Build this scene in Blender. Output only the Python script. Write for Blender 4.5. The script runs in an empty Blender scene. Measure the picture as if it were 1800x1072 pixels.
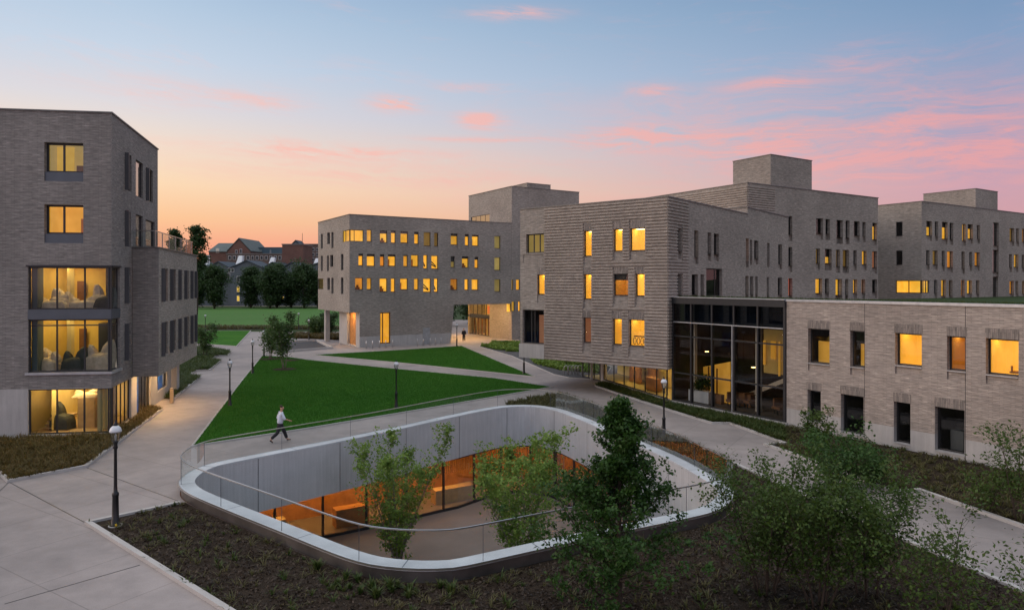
import bpy, math, random
import numpy as np
from mathutils import Vector, noise
from mathutils.geometry import delaunay_2d_cdt

# ---------------------------------------------------------------- camera model
H, F0, CX, HY = 8.0, 1200.0, 900.0, 498.0      # eye height, focal length, centre and horizon line
def g(u, v, z=0.0):
    Y = (H - z) * F0 / (v - HY)
    return ((u - CX) / F0 * Y, Y)
sc = bpy.context.scene
COL = sc.collection
def lin(r, g_, b):
    f = lambda c: (c/255/12.92 if c/255 <= .04045 else ((c/255+.055)/1.055)**2.4)
    return (f(r), f(g_), f(b), 1)

# ---------------------------------------------------------------- node helpers
class NT:
    def __init__(s, tree): s.t = tree; s.n = tree.nodes; s.l = tree.links
    def new(s, typ, **kw):
        n = s.n.new(typ)
        for k, v in kw.items(): setattr(n, k, v)
        return n
    def put(s, sock, val):
        if isinstance(val, bpy.types.NodeSocket): s.l.new(val, sock)
        elif val is not None: sock.default_value = val
    def m(s, op, a, b=None, c=None, clamp=False):
        n = s.new('ShaderNodeMath', operation=op, use_clamp=clamp)
        s.put(n.inputs[0], a)
        if b is not None: s.put(n.inputs[1], b)
        if c is not None: s.put(n.inputs[2], c)
        return n.outputs[0]
    def mix(s, f, a, b, mode='MIX'):
        n = s.new('ShaderNodeMix', data_type='RGBA', blend_type=mode)
        s.put(n.inputs[0], f); s.put(n.inputs[6], a); s.put(n.inputs[7], b)
        return n.outputs[2]
    def rng(s, v, a, b, c=0., d=1.):
        n = s.new('ShaderNodeMapRange'); s.put(n.inputs[0], v)
        n.inputs[1].default_value = a; n.inputs[2].default_value = b
        n.inputs[3].default_value = c; n.inputs[4].default_value = d
        return n.outputs[0]
    def noise(s, vec, scale, detail=4, rough=.55, out=0):
        n = s.new('ShaderNodeTexNoise'); s.put(n.inputs['Vector'], vec)
        n.inputs['Scale'].default_value = scale; n.inputs['Detail'].default_value = detail
        n.inputs['Roughness'].default_value = rough
        return n.outputs[out]
    def scale(s, vec, sc_, rot=(0, 0, 0)):
        n = s.new('ShaderNodeMapping'); s.put(n.inputs[0], vec)
        n.inputs['Rotation'].default_value = rot; n.inputs['Scale'].default_value = sc_
        return n.outputs[0]
    def ramp(s, f, stops):
        n = s.new('ShaderNodeValToRGB'); s.put(n.inputs[0], f)
        e = n.color_ramp.elements
        while len(e) < len(stops): e.new(.5)
        for i, (p, c) in enumerate(stops): e[i].position = p; e[i].color = c
        return n.outputs[0]
def newmat(name):
    m = bpy.data.materials.new(name); m.use_nodes = True
    t = NT(m.node_tree); b = m.node_tree.nodes['Principled BSDF']
    return m, t, b
def bumpto(t, b, h, strength, dist):
    n = t.new('ShaderNodeBump'); n.inputs['Strength'].default_value = strength; n.inputs['Distance'].default_value = dist
    t.put(n.inputs['Height'], h); t.l.new(n.outputs[0], b.inputs['Normal'])
M = {}
def plain(name, col, rough=.7, metal=0, spec=.3, nscale=3, var=.15, bump=0):
    m, t, b = newmat(name)
    c = t.new('ShaderNodeTexCoord').outputs['Object']
    nz = t.noise(c, nscale, 5)
    f = t.rng(nz, .3, .7, 1-var, 1+var)
    col = tuple(col)+(1,)
    v = t.new('ShaderNodeVectorMath', operation='SCALE'); v.inputs[0].default_value = col[:3]; t.put(v.inputs[3], f)
    t.l.new(v.outputs[0], b.inputs['Base Color'])
    b.inputs['Roughness'].default_value = rough; b.inputs['Metallic'].default_value = metal
    b.inputs['Specular IOR Level'].default_value = spec
    if bump: bumpto(t, b, nz, bump, .02)
    M[name] = m; return m
def brick(name, c1, c2, mortar, vertical=False):
    m, t, b = newmat(name)
    uv = t.new('ShaderNodeUVMap').outputs[0]
    if vertical: uv = t.scale(uv, (1, 1, 1), (0, 0, math.pi/2))
    n = t.new('ShaderNodeTexBrick'); t.put(n.inputs['Vector'], uv)
    n.inputs['Color1'].default_value = c1+(1,); n.inputs['Color2'].default_value = c2+(1,)
    n.inputs['Mortar'].default_value = mortar+(1,)
    n.inputs['Scale'].default_value = 1; n.inputs['Mortar Size'].default_value = .007
    n.inputs['Mortar Smooth'].default_value = .3
    n.inputs['Brick Width'].default_value = .42; n.inputs['Row Height'].default_value = .075
    n.offset = .37
    # every few courses differ in tone, single bricks are bright or dark
    st = t.noise(t.scale(uv, (.9, 13, 1)), 1, 5, .7)
    sp = t.noise(t.scale(uv, (2.6, 14, 1)), 1, 2, .5)
    big = t.noise(uv, .22, 3)
    f = t.m('MULTIPLY', t.rng(st, .3, .7, .88, 1.12), t.rng(big, .3, .7, .86, 1.14))
    f = t.m('MULTIPLY', f, t.rng(sp, .3, .7, .78, 1.22))
    f = t.m('ADD', f, t.m('MULTIPLY', t.rng(sp, .68, .76, 0, .5), 1.0))
    v = t.new('ShaderNodeVectorMath', operation='SCALE'); t.put(v.inputs[0], n.outputs[0]); t.put(v.inputs[3], f)
    t.l.new(v.outputs[0], b.inputs['Base Color'])
    b.inputs['Roughness'].default_value = .85; b.inputs['Specular IOR Level'].default_value = .25
    bumpto(t, b, t.m('SUBTRACT', st, n.outputs[1]), .5, .03)
    M[name] = m; return m
brick('brick', (.385, .338, .292), (.29, .257, .225), (.17, .152, .135))
brick('brick_course', (.42, .365, .31), (.33, .285, .25), (.27, .24, .21))
brick('brick_pink', (.42, .355, .305), (.325, .28, .245), (.22, .195, .17))
brick('brick_shaded', (.28, .255, .235), (.22, .202, .188), (.13, .125, .115))  # same brick as elsewhere, with the left building's shade put into the colour
brick('brick_upright', (.32, .27, .235), (.20, .175, .155), (.12, .11, .10), True)
brick('brick_brown', (.14, .10, .085), (.11, .08, .07), (.12, .10, .09))
brick('brick_red', (.17, .085, .065), (.14, .07, .055), (.14, .11, .10))
def concrete(name, col, lines=0, var=.12, jointw=0):
    m, t, b = newmat(name)
    uv = t.new('ShaderNodeUVMap').outputs[0]
    big = t.noise(uv, .5, 5, .6); fine = t.noise(uv, 26, 3, .6)
    f = t.m('MULTIPLY', t.rng(big, .3, .7, 1-var, 1+var), t.rng(fine, .3, .7, .93, 1.07))
    if lines:
        ln = t.noise(t.scale(uv, (lines, .22, 1)), 1, 4, .75)
        f = t.m('MULTIPLY', f, t.rng(ln, .3, .7, .87, 1.1))
    v = t.new('ShaderNodeVectorMath', operation='SCALE'); v.inputs[0].default_value = col; t.put(v.inputs[3], f)
    t.l.new(v.outputs[0], b.inputs['Base Color'])
    b.inputs['Roughness'].default_value = .8; b.inputs['Specular IOR Level'].default_value = .3
    bumpto(t, b, fine, .25, .01)
    M[name] = m; return m
concrete('board_concrete', (.47, .465, .47), lines=7, var=.1)
concrete('plinth_concrete', (.42, .40, .38), lines=4)
concrete('cap_concrete', (.50, .52, .54), var=.2)
concrete('kerb_stone', (.42, .40, .38))
concrete('court_floor', (.20, .165, .15))
concrete('white_trim', (.55, .55, .55))
def paving_mat():
    m, t, b = newmat('paving')
    uv = t.new('ShaderNodeUVMap').outputs[0]
    big = t.noise(uv, .14, 6, .6); mid = t.noise(uv, 1.3, 5, .65); fine = t.noise(uv, 30, 3, .7)
    f = t.m('MULTIPLY', t.rng(big, .3, .7, .82, 1.16), t.rng(mid, .3, .7, .88, 1.1))
    f = t.m('MULTIPLY', f, t.rng(fine, .3, .7, .9, 1.1))
    br = t.new('ShaderNodeTexBrick'); t.put(br.inputs['Vector'], t.scale(uv, (1, 1, 1), (0, 0, math.radians(32))))
    br.offset = 0; br.inputs['Scale'].default_value = 1
    br.inputs['Brick Width'].default_value = 2.9; br.inputs['Row Height'].default_value = 2.9
    br.inputs['Mortar Size'].default_value = .018; br.inputs['Mortar Smooth'].default_value = .2
    f = t.m('MULTIPLY', f, t.rng(br.outputs[1], 0, 1, 1, .74))
    col = t.mix(t.rng(big, .35, .65), (.26, .232, .222, 1), (.305, .266, .25, 1))
    v = t.new('ShaderNodeVectorMath', operation='SCALE'); t.put(v.inputs[0], col); t.put(v.inputs[3], f)
    t.l.new(v.outputs[0], b.inputs['Base Color'])
    b.inputs['Roughness'].default_value = .72; b.inputs['Specular IOR Level'].default_value = .3
    bumpto(t, b, fine, .2, .008); M['paving'] = m
paving_mat()
def ground_mat(name, ca, cb, cc, s1, s2, bump=.6, dist=.05, rough=.95, stretch=None):
    m, t, b = newmat(name)
    uv = t.new('ShaderNodeUVMap').outputs[0]
    a = t.noise(uv, s1, 5, .6); f = t.noise(uv if not stretch else t.scale(uv, stretch), s2, 4, .75)
    c = t.mix(t.rng(a, .35, .65), ca+(1,), cb+(1,))
    c = t.mix(t.rng(f, .46, .66), c, cc+(1,))
    t.l.new(c, b.inputs['Base Color'])
    b.inputs['Roughness'].default_value = rough; b.inputs['Specular IOR Level'].default_value = .12
    bumpto(t, b, f, bump, dist); M[name] = m
ground_mat('lawn', (.026, .115, .007), (.048, .155, .011), (.014, .070, .004), .22, 3, .9, .06, .95, (.7, 2.6, 1))
ground_mat('field', (.055, .15, .030), (.07, .17, .04), (.09, .15, .05), .03, .8, .5, .05)
ground_mat('terrain', (.035, .06, .02), (.05, .07, .03), (.03, .05, .02), .05, 1.0)
ground_mat('mulch', (.044, .032, .023), (.06, .043, .030), (.015, .011, .008), 1.2, 22, 1.0, .06)
ground_mat('gravel', (.085, .085, .09), (.11, .11, .115), (.05, .05, .055), 2, 28, .8, .03)
ground_mat('soil_strip', (.06, .05, .035), (.075, .06, .04), (.04, .05, .02), .5, 3)
plain('metal_dark', (.035, .036, .04), .4, .3, .5, var=.1)
plain('metal_panel', (.10, .115, .135), .45, .5, .5, 1.5, .08)
plain('fin_panel', (.075, .078, .085), .5, .3, .5, 1.5, .08)
plain('coping', (.16, .155, .15), .5, .4, .4)
plain('coping_light', (.42, .43, .45), .4, .5, .5)
plain('steel', (.62, .61, .59), .3, .95, .5, 2, .1)
plain('steel_dark', (.20, .19, .185), .42, .9, .5, .8, .35)
plain('black_iron', (.012, .012, .013), .38, .2, .5)
plain('lamp_white', (.60, .62, .65), .3, 0, .5, var=.03)
plain('roof_gravel', (.16, .155, .15), .9, nscale=20)
plain('wood_warm', (.42, .19, .055), .6, nscale=2, var=.25)
plain('wood_brown', (.20, .09, .035), .55, nscale=2, var=.25)
plain('wood_pale', (.45, .33, .2), .6, nscale=2)
plain('paint_cream', (.72, .58, .26), .8, var=.04)
plain('paint_ochre', (.80, .55, .12), .8, var=.04)
plain('paint_yellow', (.78, .58, .16), .8, var=.05)
plain('paint_teal', (.10, .13, .14), .8, var=.05)
plain('paint_white', (.68, .62, .52), .8, var=.04)
plain('carpet', (.14, .11, .09), .95)
plain('sheet_cloth', (.62, .52, .38), .75, nscale=5, var=.2, bump=.6)
plain('sheet_dark', (.06, .065, .06), .7, nscale=5, var=.2, bump=.6)
plain('plywood', (.50, .34, .17), .7)
plain('blue_film', (.02, .10, .42), .5, nscale=4, var=.4)
plain('hall_wall', (.075, .045, .03), .8, nscale=.8, var=.4)
plain('dark_room', (.05, .05, .055), .9)
plain('skin', (.50, .28, .19), .5, var=.04)
plain('shirt', (.60, .64, .72), .8, nscale=8, var=.06)
plain('trousers', (.025, .024, .028), .8)
plain('dark_cloth', (.02, .02, .022), .85)
plain('hair', (.045, .03, .02), .7)
plain('bark', (.055, .04, .03), .9, nscale=12, var=.35, bump=.5)
plain('bark_pale', (.20, .165, .14), .85, nscale=10, var=.3, bump=.3)
plain('slate', (.045, .06, .075), .7, nscale=1, var=.15)
plain('slate_green', (.10, .12, .115), .7, nscale=.5, var=.15)
plain('siding', (.10, .12, .135), .8)
plain('metal_blue', (.08, .13, .16), .6)
plain('skylight_white', (.85, .9, .92), .3, 0, .5, var=.02)
plain('yellow_tag', (.7, .45, .03), .6)
def leafmat(name, ca, cb, cc):
    m, t, b = newmat(name)
    geo = t.new('ShaderNodeNewGeometry')
    p = geo.outputs['Position']
    r = geo.outputs['Random Per Island']
    a = t.noise(p, .9, 3, .6)
    c = t.mix(t.rng(a, .35, .65), ca+(1,), cb+(1,))
    c = t.mix(t.rng(r, .45, 1.0, 0, .75), c, cc+(1,))
    t.l.new(c, b.inputs['Base Color'])
    b.inputs['Roughness'].default_value = .5; b.inputs['Specular IOR Level'].default_value = .3
    tr = t.new('ShaderNodeBsdfTranslucent'); t.put(tr.inputs[0], c)
    mx = t.new('ShaderNodeMixShader'); mx.inputs[0].default_value = .35
    t.l.new(b.outputs[0], mx.inputs[1]); t.l.new(tr.outputs[0], mx.inputs[2])
    t.l.new(mx.outputs[0], t.n['Material Output'].inputs[0]); M[name] = m
leafmat('leaf_maple', (.026, .072, .012), (.038, .092, .015), (.06, .125, .024))
leafmat('leaf_birch', (.12, .21, .032), (.16, .26, .045), (.24, .33, .07))
leafmat('leaf_shrub', (.045, .088, .014), (.064, .112, .018), (.10, .145, .03))
leafmat('leaf_far', (.035, .07, .026), (.045, .085, .03), (.06, .10, .035))
leafmat('leaf_lawn_tree', (.05, .10, .025), (.07, .125, .035), (.10, .15, .05))
leafmat('blade', (.07, .08, .022), (.11, .10, .038), (.17, .14, .06))
leafmat('blade_green', (.035, .07, .014), (.06, .09, .02), (.1, .11, .03))
leafmat('blade_gold', (.10, .07, .022), (.15, .10, .03), (.07, .08, .02))
leafmat('blade_rust', (.11, .035, .015), (.08, .05, .02), (.05, .06, .02))
leafmat('chip', (.06, .042, .03), (.035, .025, .018), (.12, .085, .06))
leafmat('blade_lawn', (.026, .115, .007), (.038, .14, .010), (.06, .17, .015))
def glassmat(name, refl, tint=(1, 1, 1), k=.8):
    m, t, b = newmat(name); t.n.remove(b)
    tr = t.new('ShaderNodeBsdfTransparent'); tr.inputs[0].default_value = tint+(1,)
    gl = t.new('ShaderNodeBsdfGlossy'); gl.inputs['Roughness'].default_value = .015
    fr = t.new('ShaderNodeLayerWeight'); fr.inputs[0].default_value = .25
    f = t.m('ADD', t.m('MULTIPLY', fr.outputs[0], k), refl, clamp=True)
    mx = t.new('ShaderNodeMixShader'); t.put(mx.inputs[0], f)
    t.l.new(tr.outputs[0], mx.inputs[1]); t.l.new(gl.outputs[0], mx.inputs[2])
    t.l.new(mx.outputs[0], t.n['Material Output'].inputs[0]); M[name] = m
glassmat('glass', .05, (.9, .92, .9))
glassmat('glass_mirror', .45, (.5, .55, .55))
glassmat('glass_rail', -.01, (.93, .96, .955), .28)
glassmat('glass_wall', .03, (.85, .87, .85))
glassmat('glass_dark', .10, (.12, .17, .24))
glassmat('glass_blue', .30, (.08, .3, .45))
def roommat(name, ca, cb, strength, dscale=.9):
    """lit room seen through a window: the walls glow themselves, lamplight put into the material"""
    m, t, b = newmat(name)
    c = t.new('ShaderNodeTexCoord').outputs['Object']
    oi = t.new('ShaderNodeObjectInfo').outputs['Random']
    a = t.noise(c, dscale, 2)
    col = t.mix(t.rng(a, .4, .6), ca+(1,), cb+(1,))
    st = t.m('MULTIPLY', t.rng(oi, 0, 1, .55, 1.2), strength)
    t.put(b.inputs['Base Color'], col); t.put(b.inputs['Emission Color'], col); t.put(b.inputs['Emission Strength'], st)  # wall colour doubles as emission in place of lamplight
    b.inputs['Roughness'].default_value = .8
    M[name] = m
roommat('room_y', (.74, .46, .05), (.82, .54, .085), .58)
roommat('room_yl', (.76, .49, .07), (.82, .55, .10), .46)
roommat('room_ol', (.60, .30, .05), (.66, .35, .06), .26)
roommat('room_o', (.62, .29, .035), (.70, .36, .05), .46)
roommat('room_w', (.42, .27, .08), (.5, .33, .10), .22)
roommat('room_r', (.75, .13, .05), (.6, .22, .07), .45)
roommat('room_p', (.40, .17, .09), (.42, .2, .1), .38)
roommat('room_f', (.55, .45, .17), (.62, .5, .2), .30)
def emit(name, col, st):
    m, t, b = newmat(name)
    b.inputs['Base Color'].default_value = col+(1,); b.inputs['Emission Color'].default_value = col+(1,)
    b.inputs['Emission Strength'].default_value = st; M[name] = m
emit('light_panel', (1, .74, .32), 16)
emit('light_small', (1, .74, .32), 8)
emit('light_orange', (1, .52, .14), 48)
emit('light_soft', (1, .62, .22), 9)
emit('downlight', (1, .60, .26), 850)
emit('tiny_lamp', (1, .75, .35), 6)

# ---------------------------------------------------------------- mesh helpers
class MB:
    def __init__(s): s.v = []; s.f = []
    def face(s, pts):
        i = len(s.v); s.v += [tuple(p) for p in pts]; s.f.append(tuple(range(i, i+len(pts)))); return s
    def hexa(s, b, t_):
        i = len(s.v); s.v += [tuple(p) for p in b]+[tuple(p) for p in t_]; n = len(b)
        s.f.append(tuple(i+k for k in range(n))[::-1]); s.f.append(tuple(i+n+k for k in range(n)))
        for k in range(n):
            k2 = (k+1) % n; s.f.append((i+k, i+k2, i+n+k2, i+n+k))
        return s
    def prism(s, poly, z0, z1): return s.hexa([(p[0], p[1], z0) for p in poly], [(p[0], p[1], z1) for p in poly])
    def box(s, c, d, rz=0):
        ca, sa = math.cos(rz), math.sin(rz); x, y, z = c; a, b, h = d[0]/2, d[1]/2, d[2]
        poly = [(x+ca*i*a-sa*j*b, y+sa*i*a+ca*j*b) for i, j in ((-1, -1), (1, -1), (1, 1), (-1, 1))]
        return s.prism(poly, z, z+h)
    def tube(s, pts, rad, n=6, cap=True):
        i0 = len(s.v); pts = [Vector(p) for p in pts]; N = len(pts)
        if not isinstance(rad, (list, tuple)): rad = [rad]*N
        for k, p in enumerate(pts):
            d = (pts[min(k+1, N-1)]-pts[max(k-1, 0)]).normalized()
            a = d.cross(Vector((0, 0, 1)) if abs(d.z) < .9 else Vector((1, 0, 0))).normalized(); b = d.cross(a)
            for q in range(n):
                w = 2*math.pi*q/n; s.v.append(tuple(p+(a*math.cos(w)+b*math.sin(w))*rad[k]))
        for k in range(N-1):
            for q in range(n):
                q2 = (q+1) % n; s.f.append((i0+k*n+q, i0+k*n+q2, i0+(k+1)*n+q2, i0+(k+1)*n+q))
        if cap: s.f.append(tuple(i0+q for q in range(n))[::-1]); s.f.append(tuple(i0+(N-1)*n+q for q in range(n)))
        return s
    def lathe(s, prof, c=(0, 0, 0), n=12):
        return s.tube([(c[0], c[1], c[2]+z) for r, z in prof], [max(r, .001) for r, z in prof], n) if False else s._lathe(prof, c, n)
    def _lathe(s, prof, c, n):
        i0 = len(s.v)
        for r, z in prof:
            for q in range(n):
                w = 2*math.pi*q/n; s.v.append((c[0]+r*math.cos(w), c[1]+r*math.sin(w), c[2]+z))
        for k in range(len(prof)-1):
            for q in range(n):
                q2 = (q+1) % n; s.f.append((i0+k*n+q, i0+k*n+q2, i0+(k+1)*n+q2, i0+(k+1)*n+q))
        s.f.append(tuple(i0+q for q in range(n))[::-1]); s.f.append(tuple(i0+(len(prof)-1)*n+q for q in range(n)))
        return s
    def build(s, name, mat, parent=None, smooth=False, origin=None):
        me = bpy.data.meshes.new(name)
        v = s.v
        if parent is not None and origin is None: origin = ORIG.get(parent.name, (0, 0, 0))
        if origin is not None: v = [(a-origin[0], b-origin[1], c-origin[2]) for a, b, c in v]
        me.from_pydata(v, [], s.f); me.validate(verbose=False)
        uvl = me.uv_layers.new(name='UVMap')
        nl = len(me.loops); co = np.empty(len(me.vertices)*3); me.vertices.foreach_get('co', co); co = co.reshape(-1, 3)
        if origin is not None: co = co+np.array(origin)
        li = np.empty(nl, dtype=np.int32); me.loops.foreach_get('vertex_index', li)
        npoly = len(me.polygons)
        if npoly:
            nr = np.empty(npoly*3); me.polygons.foreach_get('normal', nr); nr = nr.reshape(-1, 3)
            tot = np.empty(npoly, dtype=np.int32); me.polygons.foreach_get('loop_total', tot)
            n = np.repeat(nr, tot, axis=0); p = co[li]
            h = np.hypot(n[:, 0], n[:, 1])+1e-9
            u = (p[:, 0]*-n[:, 1]+p[:, 1]*n[:, 0])/h; flat = np.abs(n[:, 2]) > .8
            uv = np.where(flat[:, None], p[:, :2], np.stack([u, p[:, 2]], 1))
            uvl.data.foreach_set('uv', uv.astype(np.float32).ravel())
        if smooth: me.polygons.foreach_set('use_smooth', [True]*npoly)
        me.materials.append(M[mat] if isinstance(mat, str) else mat)
        o = bpy.data.objects.new(name, me); COL.objects.link(o)
        if parent is not None: o.parent = parent
        if origin is not None and parent is None: o.location = origin; ORIG[o.name] = tuple(origin)
        if parent is not None: ORIG[o.name] = tuple(origin)
        return o
ORIG = {}
def tag(o, label=None, cat=None, group=None, kind=None):
    if label: o['label'] = label
    if cat: o['category'] = cat
    if group: o['group'] = group
    if kind: o['kind'] = kind
    return o
def empty(name, loc, label, cat, group=None):
    o = bpy.data.objects.new(name, None); COL.objects.link(o); o.location = loc
    ORIG[o.name] = tuple(loc); return tag(o, label, cat, group)
def struct(o): o['kind'] = 'structure'; return o
def stuff(o, label=None, cat=None): tag(o, label, cat); o['kind'] = 'stuff'; return o
def copy_tree(o, parent=None):
    c = o.copy(); COL.objects.link(c); c.parent = parent
    for ch in list(o.children): copy_tree(ch, c)
    return c
def pip(x, y, poly):
    c = False; n = len(poly); j = n-1
    for i in range(n):
        xi, yi = poly[i][0], poly[i][1]; xj, yj = poly[j][0], poly[j][1]
        if (yi > y) != (yj > y) and x < (xj-xi)*(y-yi)/(yj-yi)+xi: c = not c
        j = i
    return c
def sheet_mb(poly, z, hole=None, skirt=0):
    pts = [Vector((p[0], p[1])) for p in poly]; n = len(pts)
    cons = [(i, (i+1) % n) for i in range(n)]
    if hole:
        m = len(hole); pts += [Vector((p[0], p[1])) for p in hole]; cons += [(n+i, n+(i+1) % m) for i in range(m)]
    vs, es, fs, *_ = delaunay_2d_cdt(pts, cons, [], 0, 1e-6)
    mb = MB(); mb.v = [(v.x, v.y, z) for v in vs]
    for f in fs:
        cx = sum(vs[i].x for i in f)/len(f); cy = sum(vs[i].y for i in f)/len(f)
        if not pip(cx, cy, poly) or (hole and pip(cx, cy, hole)): continue
        a, b, c = vs[f[0]], vs[f[1]], vs[f[2]]
        if (b-a).cross(c-a) < 0: f = f[::-1]
        mb.f.append(tuple(f))
    if skirt:
        for i in range(n):
            a, b = poly[i], poly[(i+1) % n]
            if hole and (pip(a[0], a[1], hole) or pip(b[0], b[1], hole)): continue
            mb.face([(a[0], a[1], z-skirt), (b[0], b[1], z-skirt), (b[0], b[1], z), (a[0], a[1], z)])
    return mb
def strip_mb(pts, w, z0, z1, closed=False, side=0, mb=None):
    """bar following a plan line; side 0 centred, 1 to the left, -1 to the right"""
    mb = mb or MB(); n = len(pts); P = [Vector((p[0], p[1])) for p in pts]
    A, B = [], []
    for i in range(n):
        a = P[i-1] if (i or closed) else None; c = P[(i+1) % n] if (i < n-1 or closed) else None
        d1 = (P[i]-a).normalized() if a is not None else (c-P[i]).normalized()
        d2 = (c-P[i]).normalized() if c is not None else d1
        n1 = Vector((-d1.y, d1.x)); n2 = Vector((-d2.y, d2.x)); nn = (n1+n2)
        nn = n1 if nn.length < 1e-4 else nn.normalized()
        k = 1/max(.45, nn.dot(n1)); o0 = w*(side-1)/2 if side else -w/2; o1 = o0+w
        if side == 1: o0, o1 = 0, w
        if side == -1: o0, o1 = -w, 0
        A.append(P[i]+nn*o0*k); B.append(P[i]+nn*o1*k)
    for i in range(n if closed else n-1):
        j = (i+1) % n
        q = [A[i], A[j], B[j], B[i]]
        i0 = len(mb.v)
        mb.v += [(p.x, p.y, z0) for p in q]+[(p.x, p.y, z1) for p in q]
        mb.f += [(i0+4, i0+5, i0+6, i0+7), (i0, i0+1, i0+5, i0+4), (i0+2, i0+3, i0+7, i0+6), (i0+3, i0+2, i0+1, i0)]
        if not closed and i == 0: mb.f.append((i0+3, i0, i0+4, i0+7))
        if not closed and i == n-2: mb.f.append((i0+1, i0+2, i0+6, i0+5))
    return mb

# ---------------------------------------------------------------- facades
class Fac:
    def __init__(s, p0, d=None, p1=None, L=None):
        s.p = Vector(p0)
        if p1 is not None: q = Vector(p1)-s.p; L = q.length; d = q/L
        s.d = Vector(d).normalized(); s.n = Vector((s.d.y, -s.d.x)); s.L = L
    def s_at(s, u):
        r = (u-CX)/F0; return (r*s.p.y-s.p.x)/(s.d.x-r*s.d.y)
    def z_at(s, u, v): return H-(v-HY)/F0*(s.p.y+s.d.y*s.s_at(u))
    def P(s, a, z, out=0): q = s.p+s.d*a+s.n*out; return (q.x, q.y, z)
    def rect(s, x0, x1, yt, yb):
        xm = (x0+x1)/2; return [s.s_at(x0), s.s_at(x1), s.z_at(xm, yb), s.z_at(xm, yt)]
    def box(s, mb, s0, s1, z0, z1, o0, o1):
        mb.hexa([s.P(s0, z0, o1), s.P(s1, z0, o1), s.P(s1, z0, o0), s.P(s0, z0, o0)],
                [s.P(s0, z1, o1), s.P(s1, z1, o1), s.P(s1, z1, o0), s.P(s0, z1, o0)]); return mb
def wall_mb(f, s0, s1, z0, z1, ops, mb=None):
    """ops: (s0,s1,z0,z1,depth,back)"""
    mb = mb or MB(); E = 1e-4
    ops = [(max(o[0], s0), min(o[1], s1), max(o[2], z0), min(o[3], z1), o[4], o[5], o) for o in ops]
    ops = [o for o in ops if o[1]-o[0] > E and o[3]-o[2] > E]
    S = sorted(set([s0, s1]+[o[0] for o in ops]+[o[1] for o in ops])); Z = sorted(set([z0, z1]+[o[2] for o in ops]+[o[3] for o in ops]))
    for j in range(len(Z)-1):
        run = None
        for i in range(len(S)-1):
            cs, cz = (S[i]+S[i+1])/2, (Z[j]+Z[j+1])/2
            if any(o[0] < cs < o[1] and o[2] < cz < o[3] for o in ops):
                if run is not None: mb.face([f.P(run, Z[j]), f.P(S[i], Z[j]), f.P(S[i], Z[j+1]), f.P(run, Z[j+1])]); run = None
            elif run is None: run = S[i]
        if run is not None: mb.face([f.P(run, Z[j]), f.P(s1, Z[j]), f.P(s1, Z[j+1]), f.P(run, Z[j+1])])
    for a, b, c, d, t, back, o in ops:
        if o[0] >= s0-E: mb.face([f.P(a, c, -t), f.P(a, c), f.P(a, d), f.P(a, d, -t)])
        if o[1] <= s1+E: mb.face([f.P(b, c), f.P(b, c, -t), f.P(b, d, -t), f.P(b, d)])
        if o[2] >= z0-E: mb.face([f.P(a, c, -t), f.P(b, c, -t), f.P(b, c), f.P(a, c)])
        if o[3] <= z1+E: mb.face([f.P(a, d), f.P(b, d), f.P(b, d, -t), f.P(a, d, -t)])
        if back: mb.face([f.P(a, c, -t), f.P(b, c, -t), f.P(b, d, -t), f.P(a, d, -t)])
    return mb
def ribs(f, s0, s1, z0, z1, holes, mb, step=.215, hh=.115, out=.08):
    z = z0+.05
    while z+hh < z1:
        segs = [(s0, s1)]
        for h in holes:
            if h[3] > z-.02 and h[2] < z+hh+.02:
                ns = []
                for a, b in segs:
                    if h[1] <= a or h[0] >= b: ns.append((a, b)); continue
                    if h[0] > a: ns.append((a, h[0]))
                    if h[1] < b: ns.append((h[1], b))
                segs = ns
        for a, b in segs:
            if b-a > .05: f.box(mb, a, b, z, z+hh, -.02, out)
        z += step
    return mb
wrng = random.Random(5)
ROOM = {'y': 'room_y', 'o': 'room_o', 'w': 'room_w', 'd': 'dark_room', 'r': 'room_r', 'p': 'room_p', 'f': 'room_f', 'm': 'dark_room', 'b': 'dark_room', 'v': 'dark_room', 'Y': 'room_yl', 'O': 'room_ol'}
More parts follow.
